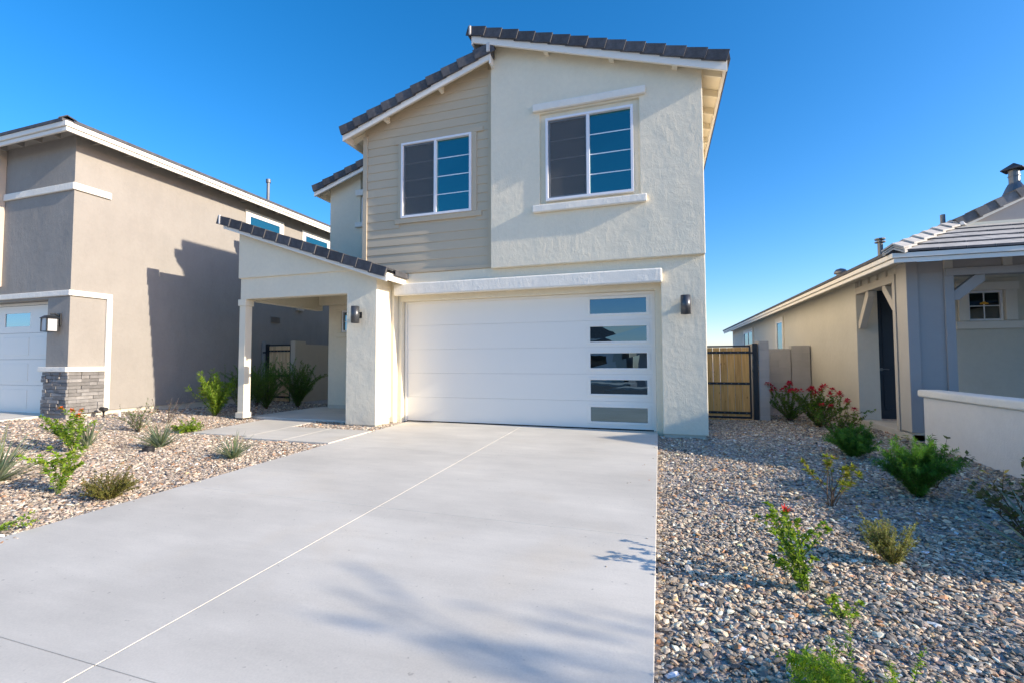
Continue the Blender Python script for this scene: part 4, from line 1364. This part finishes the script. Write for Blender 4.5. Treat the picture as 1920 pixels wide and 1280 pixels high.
cp('kick_board', cedar, g1, 0.98, 1.9, 10.99, 11.03, -0.12, -0.025, 0.003)
g2 = gate('side_gate', 'pale cedar gate with black frame beyond the porch on the left', -11.20, -10.43, 10.92, 0.02, 1.74, 6, cedar_pale, 1, (1.56, 0.83, 0.2), '')
cp('gate_post', black_metal, g2, -11.325, -11.24, 10.90, 10.99, -0.1, 1.77, 0.004)
cp('latch', black_metal, g2, -11.40, -11.22, 10.87, 10.90, 1.50, 1.54, 0.004)
# ================================================================== houses across the street (seen in the garage glass)
def far_house(x0, x1, y, h, pitch, wall_m, label, gable=True):
    o = thing('street_house', label, 'house', ((x0 + x1) / 2, y, -0.3), 'houses across the street')
    d = 10.0
    cp('wall', wall_m, o, x0, x1, y - d, y, -1.9, h)
    xm = (x0 + x1) / 2
    hw = (x1 - x0) / 2 + 0.5
    if gable:
        MB().prism([(x0 - 0.5, h - 0.05), (x1 + 0.5, h - 0.05), (xm, h + hw * pitch)], 'Y', y - d - 0.4, y + 0.4).build('roof', tile_mottled, o)
    else:
        mb = MB()
        yr0, yr1 = y + 0.5 - hw, y - d - 0.5 + hw
        mb.add([(x0 - .5, y + .5, h), (x1 + .5, y + .5, h), (x1 + .5, y - d - .5, h), (x0 - .5, y - d - .5, h), (xm, min(yr0, y - d / 2), h + d / 2 * pitch), (xm - 0.1, max(yr1, y - d / 2) - 0.1, h + d / 2 * pitch)],
               [(0, 1, 4), (1, 2, 5, 4), (2, 3, 5), (3, 0, 4, 5), (0, 3, 2, 1)])
        mb.build('roof', tile_mottled, o)
    cp('garage_door', door_white, o, x0 + 0.8, x0 + 5.4, y + 0.001, y + 0.03, -1.3, h - 0.6)
    cp('fascia', paint_white, o, x0 - 0.5, x1 + 0.5, y + 0.41, y + 0.45, h - 0.25, h - 0.05)
    w_ = cp('window', vinyl, o, x1 - 3.2, x1 - 1.4, y + 0.001, y + 0.05, 0.0, 1.2)
    MB().box(x1 - 3.12, x1 - 1.48, y + 0.051, y + 0.06, 0.08, 1.12).build('pane', pane_dark, w_)
    return o
far_house(-22, -11.5, -27, 4.2, 0.36, lh_stucco, 'tan two storey house across the street')
far_house(-9.6, -3.3, -26, 2.9, 0.45, rh_stucco, 'taupe single storey house across the street')
far_house(-2.1, 6.4, -25, 2.7, 0.5, rh_board, 'grey single storey house across the street')
far_house(9.5, 20, -27, 4.3, 0.36, stucco, 'cream two storey house across the street')
# ================================================================== plants
ico = [(-0.5257, 0, 0.8507), (0.5257, 0, 0.8507), (-0.5257, 0, -0.8507), (0.5257, 0, -0.8507), (0, 0.8507, 0.5257), (0, 0.8507, -0.5257),
       (0, -0.8507, 0.5257), (0, -0.8507, -0.5257), (0.8507, 0.5257, 0), (-0.8507, 0.5257, 0), (0.8507, -0.5257, 0), (-0.8507, -0.5257, 0)]
ico_f = [(0, 1, 4), (0, 4, 9), (9, 4, 5), (4, 8, 5), (4, 1, 8), (8, 1, 10), (8, 10, 3), (5, 8, 3), (5, 3, 2), (2, 3, 7), (7, 3, 10), (7, 10, 6),
         (7, 6, 11), (11, 6, 0), (0, 6, 1), (6, 10, 1), (9, 11, 0), (9, 2, 11), (9, 5, 2), (7, 11, 2)]

class Leaves:
    def __init__(s):
        s.v, s.f, s.c = [], [], []
    def leaf(s, p, d, up, L_, W_, col, fold=0.25, droop=0.0):
        """one leaf: pointed blade of four faces, creased along the midrib"""
        d = d.normalized()
        side = d.cross(up)
        if side.length < 1e-4:
            side = d.cross(Vector((1, 0, 0.3)))
        side.normalize()
        nrm = side.cross(d).normalized()
        k = len(s.v)
        mid = p + d * (L_ * 0.45) - Vector((0, 0, droop * L_ * 0.2))
        tip = p + d * L_ - Vector((0, 0, droop * L_ * 0.6))
        s.v += [tuple(p), tuple(mid + side * W_ * 0.5 + nrm * fold * W_ * 0.5), tuple(tip), tuple(mid - side * W_ * 0.5 + nrm * fold * W_ * 0.5), tuple(mid)]
        s.f += [(k, k + 1, k + 4), (k + 1, k + 2, k + 4), (k + 2, k + 3, k + 4), (k + 3, k, k + 4)]
        s.c += [col] * 5
    def strap(s, pts, ws, col, side=None):
        k = len(s.v)
        for i, (p, w_) in enumerate(zip(pts, ws)):
            d = (pts[min(i + 1, len(pts) - 1)] - pts[max(i - 1, 0)]).normalized()
            sd_ = d.cross(Vector((0, 0, 1)))
            if sd_.length < 1e-3:
                sd_ = Vector((1, 0, 0))
            sd_.normalize()
            up = sd_.cross(d).normalized()
            s.v += [tuple(p - sd_ * w_ + up * w_ * 0.6), tuple(p), tuple(p + sd_ * w_ + up * w_ * 0.6)]
            s.c += [col] * 3
        for i in range(len(pts) - 1):
            a = k + 3 * i
            s.f += [(a, a + 1, a + 4, a + 3), (a + 1, a + 2, a + 5, a + 4)]
    def build(s, name, mat, parent):
        me = bpy.data.meshes.new(name)
        o_ = WLOC[parent.name]
        me.from_pydata([(a - o_.x, b_ - o_.y, c - o_.z) for a, b_, c in s.v], [], s.f)
        me.materials.append(mat)
        at = me.attributes.new('tint', 'FLOAT_COLOR', 'POINT')
        at.data.foreach_set('color', np.array([(*c, 1.0) for c in s.c], dtype=np.float32).ravel())
        return link(name, me, parent)

def vary(c, a=0.22):
    k = 1 + random.uniform(-a, a)
    return (c[0] * k * (1 + random.uniform(-0.12, 0.12)), c[1] * k, c[2] * k * (1 + random.uniform(-0.15, 0.15)))

def rdir(spread, lean=(0, 0)):
    w = random.uniform(0, 2 * math.pi)
    t_ = math.sqrt(random.random()) * spread
    return Vector((math.sin(t_) * math.cos(w) + lean[0], math.sin(t_) * math.sin(w) + lean[1], math.cos(t_))).normalized()

def shrub(name, label, cat, x, y, height, stems, spread, leaf, width, per_stem, cols, lean=(0, 0), start=0.15, tip_cluster=0, branch=0, stem_r=0.006,
          stem_mat=None, leaf_out=0.9, droop=0.2, curve=0.25, group=None, flowers=None, fine=False, base_r=0.03, seed=0, hvar=0.25):
    random.seed(1000 + seed)
    z = gzf(x, y) + 0.01
    o = thing(name, label, cat, (x, y, z), group)
    st_ = MB()
    lv = Leaves()
    tips = []
    def grow(p, d, Lh, r_, n_leaf, depth, st0):
        seg = 6
        pts = [p]
        dd = d.copy()
        out = Vector((d.x, d.y, 0))
        for i in range(seg):
            dd = (dd + out * (curve / seg) + Vector((random.uniform(-1, 1), random.uniform(-1, 1), random.uniform(-0.6, 0.6))) * 0.13 - Vector((0, 0, droop * 0.12))).normalized()
            pts.append(pts[-1] + dd * (Lh / seg))
        st_.tube(pts, [r_ * (1 - 0.75 * i / seg) for i in range(seg + 1)], 4, cap=False)
        for _ in range(n_leaf):
            t_ = st0 + (1 - st0) * random.random()
            i = min(int(t_ * seg), seg - 1)
            q = pts[i].lerp(pts[i + 1], t_ * seg - i)
            ax = (pts[i + 1] - pts[i]).normalized()
            w = random.uniform(0, 6.283)
            e1 = ax.orthogonal().normalized()
            e2 = ax.cross(e1)
            od = (e1 * math.cos(w) + e2 * math.sin(w)) * leaf_out + ax * random.uniform(0.3, 1.0)
            lv.leaf(q, od, Vector((random.uniform(-.5, .5), random.uniform(-.5, .5), 1)), leaf * random.uniform(0.65, 1.2), width * random.uniform(0.7, 1.2), vary(random.choice(cols)), droop=droop)
        for _ in range(tip_cluster):
            od = rdir(1.5)
            lv.leaf(pts[-1], od, Vector((0, 0, 1)), leaf * random.uniform(0.7, 1.1), width * random.uniform(0.8, 1.2), vary(random.choice(cols)), droop=droop)
        tips.append(pts[-1])
        if depth:
            for _ in range(depth):
                i = random.randint(1, seg - 1)
                grow(pts[i], (dd * 0.8 + rdir(1.2) * 0.9).normalized(), Lh * random.uniform(0.35, 0.6), r_ * 0.6, int(n_leaf * 0.5), 0, 0.1)
    for _ in range(stems):
        a = random.uniform(0, 6.283)
        b_ = base_r * random.random()
        p = Vector((x + b_ * math.cos(a), y + b_ * math.sin(a), z - 0.015))
        grow(p, rdir(spread, lean), height * random.uniform(1 - hvar, 1.05), stem_r, per_stem, branch, start)
    if flowers:
        cols_f, n_f, size, kind_ = flowers
        use = sorted(tips, key=lambda q: -q.z)[:n_f]
        for q in use:
            fl = Leaves()
            if kind_ == 'ball':
                for _ in range(34):
                    d = rdir(1.9)
                    fl.leaf(q + d * size * 0.35, d, Vector((0, 0, 1)), size * random.uniform(.45, .75), size * 0.42, vary(random.choice(cols_f), 0.25))
            else:
                for _ in range(9):
                    d = rdir(1.0)
                    fl.leaf(q, d, Vector((0, 0, 1)), size * random.uniform(.8, 1.2), size * 0.28, vary(random.choice(cols_f), 0.2))
            fl.build('flower_head', petal_m, o)
    st_.build('stems', stem_mat or twig_m, o, fix=False)
    lv.build('foliage', leaf_m, o)
    return o

def yucca(name, label, x, y, n, L_, col, group, lean=(0, 0), w_=0.011, seed=0, spread=1.15, arch=0.5, cat='yucca', thread=0):
    random.seed(500 + seed)
    z = gzf(x, y) + 0.01
    o = thing(name, label, cat, (x, y, z), group)
    lv = Leaves()
    for i in range(n):
        d = rdir(spread, lean)
        ll = L_ * random.uniform(0.6, 1.05)
        pts = []
        p = Vector((x + random.uniform(-.03, .03), y + random.uniform(-.03, .03), z - 0.01))
        dd = d
        for k in range(6):
            pts.append(p.copy())
            dd = (dd - Vector((0, 0, arch * 0.11 * k / 3))).normalized()
            p = p + dd * ll / 5
        if cat == 'agave':
            lv = Leaves()
        lv.strap(pts, [w_, w_ * 0.95, w_ * 0.8, w_ * 0.6, w_ * 0.35, 0.0008], vary(random.choice(col), 0.18))
        if cat == 'agave':
            lv.build('leaf', leaf_m, o)
    if cat != 'agave':
        lv.build('leaf_blades', leaf_m, o)
    return o

YC = [(0.20, 0.25, 0.17), (0.16, 0.21, 0.15), (0.26, 0.29, 0.19), (0.22, 0.27, 0.14)]
BR = [(0.27, 0.38, 0.04), (0.20, 0.33, 0.035), (0.33, 0.41, 0.06)]
MG = [(0.12, 0.23, 0.035), (0.155, 0.26, 0.04), (0.085, 0.18, 0.03)]
DG = [(0.09, 0.18, 0.04), (0.12, 0.22, 0.05), (0.07, 0.145, 0.03)]
GG = [(0.15, 0.19, 0.12), (0.12, 0.16, 0.09)]
OL = [(0.20, 0.20, 0.045), (0.15, 0.155, 0.035), (0.26, 0.24, 0.07)]
RED = [(0.55, 0.02, 0.05), (0.42, 0.015, 0.06), (0.65, 0.05, 0.07)]
ORG = [(0.80, 0.13, 0.03), (0.85, 0.22, 0.04)]

GY = 'grey green yuccas in the left gravel bed'
yucca('yucca', 'large spiky grey green yucca cut off at the left edge of the picture', -7.0, 3.12, 95, 0.68, YC, GY, lean=(0.15, 0), seed=1)
yucca('yucca', 'thin grey green yucca growing behind the orange flowered bush', -8.35, 4.75, 38, 0.50, YC, GY, seed=2, spread=0.8)
yucca('yucca', 'spiky grey green yucca beside the black irrigation cap', -7.2, 5.02, 80, 0.52, YC, GY, seed=3)
yucca('yucca', 'spiky yucca alone on the gravel in front of the walkway', -5.58, 4.86, 75, 0.42, YC, GY, seed=4, w_=0.009)
shrub('lantana_bush', 'bright green bush with orange flower clusters by the stone base', 'flowering bush', -8.05, 4.42, 0.64, 9, 0.55, 0.055, 0.032, 58, BR + MG[:1], start=0.2, tip_cluster=8, branch=2, flowers=(ORG, 4, 0.05, 'ball'), seed=1, stem_mat=stem_green)
shrub('leafy_plant', 'bright green leafy plant without flowers in front of the orange flowered bush', 'leafy plant', -5.92, 3.12, 0.44, 7, 0.6, 0.05, 0.032, 34, BR, lean=(0.05, 0.05), start=0.15, tip_cluster=12, branch=2, seed=2, stem_mat=stem_green)
shrub('low_shrub', 'low olive green mounding shrub at the edge of the left gravel', 'low shrub', -5.28, 3.2, 0.29, 75, 0.95, 0.018, 0.008, 100, OL, start=0.1, branch=1, stem_r=0.003, seed=3)
shrub('creeping_sprig', 'single green sprig lying flat on the gravel at the far left', 'sprig', -5.28, 2.32, 0.40, 3, 0.12, 0.03, 0.014, 75, BR, lean=(3.0, 1.1), start=0.05, droop=0.0, curve=0.0, stem_r=0.004, seed=4, stem_mat=stem_green)
shrub('wispy_shrub', 'thin grey green wispy shrub against the sunlit tan wall', 'wispy shrub', -9.0, 5.9, 0.52, 14, 0.8, 0.03, 0.011, 60, GG + MG[:1], lean=(-0.25, 0), start=0.1, branch=2, stem_r=0.004, seed=5)
shrub('dry_sprigs', 'dry purplish twiggy plant between the wispy shrub and the yellow green clump', 'dry plant', -9.35, 6.65, 0.52, 9, 0.6, 0.025, 0.012, 26, [(0.20, 0.15, 0.16), (0.14, 0.15, 0.09), (0.24, 0.19, 0.19)], start=0.35, branch=2, stem_r=0.004, seed=6)
shrub('leafy_plant', 'low yellow green clump of broad leaves on the left gravel', 'leafy plant', -8.35, 6.3, 0.26, 22, 1.15, 0.07, 0.032, 26, [(0.26, 0.34, 0.04), (0.2, 0.3, 0.035)], start=0.2, tip_cluster=6, branch=0, seed=7, stem_mat=stem_green)
shrub('willow_bush', 'sunlit bright green upright bush left of the porch post', 'bush', -9.45, 7.75, 0.88, 26, 0.5, 0.095, 0.022, 85, BR + [(0.2, 0.3, 0.06)], start=0.1, tip_cluster=8, branch=1, droop=0.05, seed=8, stem_mat=stem_green)
WG = 'dark feathery shrubs along the shaded porch side'
shrub('feathery_bush', 'dark feathery shrub half hidden behind the porch post', 'feathery shrub', -9.55, 8.5, 1.0, 20, 0.42, 0.04, 0.009, 260, DG + MG, start=0.05, branch=3, seed=9, group=WG, stem_r=0.004)
shrub('feathery_bush', 'dark feathery shrub in front of the gate post in the porch shade', 'feathery shrub', -10.45, 9.8, 1.15, 18, 0.45, 0.04, 0.009, 260, DG + MG, start=0.1, branch=3, seed=10, group=WG, stem_r=0.004)
shrub('feathery_bush', 'feathery green shrub in front of the pale cedar gate', 'feathery shrub', -9.75, 9.45, 0.95, 26, 0.46, 0.045, 0.010, 260, MG + DG[:1], start=0.05, branch=3, seed=11, group=WG, stem_r=0.004)
shrub('feathery_bush', 'full dark green shrub in front of the tan garden wall pier', 'feathery shrub', -9.3, 10.05, 1.1, 32, 0.46, 0.05, 0.012, 260, DG + MG[:2], start=0.05, branch=3, seed=12, group=WG, stem_r=0.004, lean=(0.05, 0))

RG = 'red flowered shrubs in front of the block wall'
shrub('red_flower_bush', 'tall red flowered shrub nearest the grey block pier', 'flowering bush', 2.62, 11.1, 0.74, 16, 0.7, 0.045, 0.03, 85, MG + DG[:1], start=0.12, branch=2, flowers=(RED, 11, 0.085, 'ball'), seed=20, group=RG)
shrub('red_flower_bush', 'large red flowered shrub spreading beside the taupe house wall', 'flowering bush', 2.92, 10.3, 0.74, 24, 0.8, 0.045, 0.03, 85, MG + OL[:1], start=0.1, branch=2, flowers=(RED, 13, 0.085, 'ball'), seed=21, group=RG)
shrub('red_flower_bush', 'lower straggly shrub with few dark red flowers behind the feathery clump', 'flowering bush', 2.78, 8.9, 0.52, 15, 0.8, 0.045, 0.024, 48, MG + OL[:1] + [(0.13, 0.06, 0.04)], start=0.1, branch=2, flowers=(RED, 5, 0.065, 'ball'), seed=22, group=RG)
FGC = [(0.12, 0.27, 0.04), (0.15, 0.30, 0.05), (0.09, 0.21, 0.035)]
FG = 'feathery green shrubs in the right gravel bed'
shrub('feathery_bush', 'low wide feathery green shrub below the red flowers', 'feathery shrub', 2.47, 7.38, 0.38, 60, 0.9, 0.045, 0.007, 240, FGC, start=0.05, branch=2, seed=23, group=FG, stem_r=0.003)
shrub('feathery_bush', 'bushy feathery green shrub standing before the low courtyard wall', 'feathery shrub', 2.42, 5.62, 0.47, 64, 0.6, 0.05, 0.007, 260, FGC, start=0.05, branch=2, seed=24, group=FG, stem_r=0.003)
shrub('round_leaf_shrub', 'round leaved shrub rising behind the bushy feathery shrub', 'round leaf shrub', 2.72, 5.95, 0.62, 7, 0.4, 0.05, 0.042, 22, [(0.10, 0.13, 0.05), (0.13, 0.15, 0.06)], start=0.35, branch=1, seed=25)
shrub('round_leaf_shrub', 'sparse round leaved shrub at the right edge by the low wall', 'round leaf shrub', 2.62, 4.45, 0.62, 12, 0.75, 0.05, 0.042, 20, [(0.12, 0.15, 0.06), (0.10, 0.12, 0.045), (0.15, 0.13, 0.05)], start=0.25, branch=2, seed=26)
shrub('sparse_shrub', 'thin leggy shrub with yellow green leaf tufts and orange tips in the right gravel', 'leggy shrub', 1.5, 5.02, 0.50, 8, 0.5, 0.06, 0.026, 8, [(0.22, 0.27, 0.04), (0.26, 0.24, 0.05)], start=0.7, tip_cluster=20, branch=1, flowers=([(0.5, 0.25, 0.18), (0.5, 0.32, 0.22)], 4, 0.035, 'bell'), seed=27)
shrub('trumpet_flower_plant', 'upright bright green plant with a red tubular flower nearest the driveway', 'flowering plant', 0.82, 3.24, 0.47, 5, 0.34, 0.036, 0.024, 62, BR + BR + MG, lean=(-0.12, 0.1), start=0.05, tip_cluster=14, branch=3, flowers=([(0.75, 0.05, 0.04)], 1, 0.05, 'bell'), seed=28, stem_mat=stem_green)
shrub('seedling', 'tiny green seedling right of the red trumpet flower plant', 'seedling', 0.93, 2.97, 0.13, 5, 0.7, 0.035, 0.022, 14, BR, start=0.2, tip_cluster=8, seed=29, stem_mat=stem_green)
shrub('dry_shrub', 'dry yellow green brushy shrub with pale seed stems in the right gravel', 'dry shrub', 1.48, 3.80, 0.30, 60, 0.62, 0.018, 0.008, 85, [(0.30, 0.30, 0.09), (0.36, 0.34, 0.15), (0.22, 0.24, 0.07)], start=0.1, branch=1, stem_r=0.0025, seed=30, lean=(-0.1, 0))
shrub('ground_cover_shrub', 'bright green sprawling shrub at the bottom edge of the picture', 'low shrub', 0.80, 2.12, 0.36, 70, 1.3, 0.03, 0.0075, 130, [(0.30, 0.42, 0.04), (0.22, 0.35, 0.035)], lean=(-0.75, 0.15), start=0.05, branch=1, droop=0.7, curve=0.25, seed=31, stem_r=0.003, stem_mat=stem_green)
yucca('agave', 'broad pale grey agave leaves reaching in at the right edge', 2.50, 4.05, 26, 0.62, [(0.24, 0.29, 0.25), (0.2, 0.26, 0.22)], None, seed=9, spread=1.2, w_=0.024, arch=0.35, cat='agave')

# small things in the beds
icap = thing('irrigation_cap', 'small black irrigation valve cap in the left gravel', 'valve cap', (-7.0, 4.72, gzf(-7.0, 4.72)))
zc = gzf(-7.0, 4.72)
MB().tube([(-7.0, 4.72, zc - 0.02), (-7.0, 4.72, zc + 0.075)], 0.075, 18).build('cap_body', plastic_black, icap, 0.006)
MB().tube([(-7.0, 4.72, zc + 0.076), (-7.0, 4.72, zc + 0.092)], 0.05, 14).build('cap_lid', plastic_black, icap, 0.003)
zc = gzf(-11.15, 6.6)
sl_ = thing('spot_light', 'black garden spot light on a stake before the white trimmed stone base', 'garden light', (-11.15, 6.6, zc))
MB().tube([(-11.15, 6.6, zc - 0.03), (-11.15, 6.6, zc + 0.12)], [0.012, 0.02], 8).build('stake', plastic_black, sl_)
MB().tube([(-11.15, 6.6, zc + 0.10), (-11.15, 6.6, zc + 0.15)], [0.02, 0.05], 12).tube([(-11.26, 6.62, zc + 0.165), (-11.04, 6.58, zc + 0.165)], 0.042, 12).build('lamp_head', plastic_black, sl_)
zc = gzf(-10.9, 6.75)
tag(MB().tube([(-10.9, 6.75, zc - 0.02), (-10.9, 6.75, zc + 0.11)], 0.025, 10).build('pipe_stub', plastic_white, loc=(-10.9, 6.75, zc)), 'short white plastic pipe stub standing in the left gravel', 'pipe')

# street tree outside the picture on the right: its shadow falls across the drive
random.seed(77)
tx, ty = 10.2, 1.25
tz = gzf(tx, ty)
tree = thing('street_tree', 'young open crowned tree in the neighbouring front yard', 'tree', (tx, ty, tz))
tb = MB()
tl_ = Leaves()
tb.tube([(tx, ty, tz - 0.05), (tx + 0.03, ty + 0.02, tz + 1.1), (tx - 0.02, ty, tz + 2.5)], [0.06, 0.05, 0.042], 8)
def limb(p, d, L_, r_, depth):
    pts = [p]
    for i in range(5):
        d = (d + rdir(1.6) * 0.16).normalized()
        pts.append(pts[-1] + d * L_ / 5)
    tb.tube(pts, [r_ * (1 - 0.13 * i) for i in range(6)], 5, cap=False)
    if depth:
        for k in range(3):
            q = pts[random.randint(2, 5)]
            limb(q, (d * 0.7 + rdir(1.5) * 0.8).normalized(), L_ * random.uniform(0.5, 0.75), r_ * 0.5, depth - 1)
    if depth < 2:
        for _ in range(30 if depth == 0 else 6):
            i = random.randint(1, 4)
            q = pts[i].lerp(pts[i + 1], random.random())
            tl_.leaf(q, rdir(2.4), Vector((0, 0, 1)), random.uniform(0.05, 0.1), 0.03, vary(random.choice(MG)))
for k in range(7):
    w = k * 0.9 + random.uniform(-.2, .2)
    limb(Vector((tx, ty, tz + 2.2 + 0.05 * k)), Vector((math.cos(w) * 0.75, math.sin(w) * 0.75, 1.0)).normalized(), 1.45, 0.03, 2)
tb.build('trunk', twig_m, tree, fix=False)
tl_.build('crown', leaf_m, tree)

# ================================================================== loose gravel
def stones(name, label, n_target, xr, yr, ok, size, seed, pal, zf=gz):
    g = np.random.default_rng(seed)
    x = g.uniform(*xr, n_target)
    y = g.uniform(*yr, n_target)
    m_ = ok(x, y)
    x, y = x[m_], y[m_]
    n = len(x)
    K = 48
    base = np.array(ico)
    var = base[None] * (1 + g.uniform(-0.34, 0.22, (K, 12, 1))) + g.normal(0, 0.05, (K, 12, 3))
    tris = np.array(ico_f)
    vk = g.integers(0, K, n)
    s_ = size * np.exp(g.normal(0, 0.32, n)) * 0.5
    sc = np.stack([s_ * g.uniform(0.95, 1.5, n), s_ * g.uniform(0.65, 1.0, n), s_ * g.uniform(0.28, 0.52, n)], 1)
    P = var[vk] * sc[:, None, :]
    th = g.uniform(0, 2 * np.pi, n)
    ti = g.normal(0, 0.28, n)
    tj = g.normal(0, 0.28, n)
    c, s2 = np.cos(ti), np.sin(ti)
    X, Y, Z = P[..., 0], P[..., 1], P[..., 2]
    Y, Z = Y * c[:, None] - Z * s2[:, None], Y * s2[:, None] + Z * c[:, None]
    c, s2 = np.cos(tj), np.sin(tj)
    X, Z = X * c[:, None] + Z * s2[:, None], -X * s2[:, None] + Z * c[:, None]
    c, s2 = np.cos(th), np.sin(th)
    X, Y = X * c[:, None] - Y * s2[:, None], X * s2[:, None] + Y * c[:, None]
    zb = zf(x, y) + sc[:, 2] * 0.45 + (g.uniform(0, 0.012, n) if zf is gz else 0)
    V = np.stack([X + x[:, None], Y + y[:, None], Z + zb[:, None]], 2).reshape(-1, 3)
    F = (tris[None] + (np.arange(n) * 12)[:, None, None]).reshape(-1)
    pal = np.array(pal)
    w = pal[:, 3] / pal[:, 3].sum()
    col = pal[g.choice(len(pal), n, p=w), :3] * np.exp(g.normal(0.06, 0.33, (n, 1)))
    col = np.concatenate([np.clip(col, 0, 0.8), np.ones((n, 1))], 1)
    me = bpy.data.meshes.new(name)
    me.vertices.add(len(V))
    me.vertices.foreach_set('co', V.astype(np.float32).ravel())
    nf = len(F) // 3
    me.loops.add(len(F))
    me.loops.foreach_set('vertex_index', F.astype(np.int32))
    me.polygons.add(nf)
    me.polygons.foreach_set('loop_start', np.arange(0, len(F), 3, dtype=np.int32))
    me.update(calc_edges=True)
    me.shade_flat()
    at = me.attributes.new('tint', 'FLOAT_COLOR', 'POINT')
    at.data.foreach_set('color', np.repeat(col, 12, 0).astype(np.float32).ravel())
    me.materials.append(pebble_m)
    me.validate()
    o = link(name, me)
    tag(o, label, None, None, 'stuff')
    return n

PAL = [(0.42, 0.352, 0.264, 4), (0.533, 0.437, 0.313, 4), (0.308, 0.272, 0.224, 3), (0.596, 0.488, 0.35, 2.2), (0.45, 0.32, 0.209, 1.6), (0.489, 0.257, 0.13, 0.5), (0.193, 0.171, 0.143, 1.4), (0.662, 0.567, 0.418, 1.0), (0.437, 0.289, 0.206, 0.9), (0.554, 0.343, 0.161, 0.4)]
PALL = [(0.407, 0.338, 0.266, 4), (0.48, 0.398, 0.304, 4), (0.32, 0.266, 0.219, 2.5), (0.535, 0.46, 0.357, 2.2), (0.401, 0.289, 0.208, 2.2), (0.433, 0.241, 0.136, 0.8), (0.215, 0.185, 0.154, 1.3), (0.581, 0.52, 0.418, 1.0)]
def in_rect(x, y, r_):
    return (x > r_[0]) & (x < r_[1]) & (y > r_[2]) & (y < r_[3])
def okR(x, y):
    m_ = (x > -0.028) & ~in_rect(x, y, (-1, 0.73, 8.2, 40)) & ~in_rect(x, y, (3.78, 9, 3.5, 8.6)) & ~in_rect(x, y, (3.82, 9, 8.6, 40))
    return m_
def okL(x, y):
    m_ = (x < -5.002) & ~in_rect(x, y, (-5.9, -4.9, 6.04, 7.21)) & ~in_rect(x, y, (-6.81, -5.88, 6.04, 7.21)) & ~in_rect(x, y, (-8.11, -6.79, 6.19, 7.95))
    m_ &= ~in_rect(x, y, (-8.73, -5.25, 7.95, 12)) & ~in_rect(x, y, (-5.92, -5.26, 7.69, 9))
    m_ &= ~in_rect(x, y, (-20, -12.27, -2, 6.5)) & ~in_rect(x, y, (-20, -11.52, 6.16, 40))
    return m_
stones('gravel', 'loose grey and tan crushed gravel nearest the camera right of the driveway', 40000, (-0.03, 4.6), (1.3, 4.5), lambda x, y: okR(x, y) & (x < 0.62 * y + 0.6), 0.0245, 1, PAL)
stones('gravel', 'loose grey and tan crushed gravel farther back towards the cedar gate', 30000, (-0.03, 3.85), (4.5, 12.2), okR, 0.027, 2, PAL)
stones('gravel', 'loose pinkish tan crushed gravel left of the driveway', 60000, (-9.6, -5.0), (1.6, 8.0), lambda x, y: okL(x, y) & (x > -2.55 * y - 1.2), 0.0275, 3, PALL)
stones('gravel', 'loose pinkish tan crushed gravel along the tan house wall', 15000, (-13.2, -8.2), (3.0, 11.0), lambda x, y: okL(x, y) & ((x < -9.6) | (y > 8.0)), 0.036, 4, PALL)

ze = lambda x, y: dz(y) + 0.0 * x
stones('gravel', 'stray gravel chips spilled on the right edge of the driveway', 160, (-0.5, -0.05), (1.5, 8.0), lambda x, y: rng.random(len(x)) < np.exp(x * 14 + 0.7), 0.016, 5, PAL, ze)
stones('gravel', 'stray gravel chips spilled on the left edge of the driveway', 160, (-4.98, -4.4), (2.0, 8.0), lambda x, y: rng.random(len(x)) < np.exp(-(x + 4.98) * 14), 0.016, 6, PALL, ze)
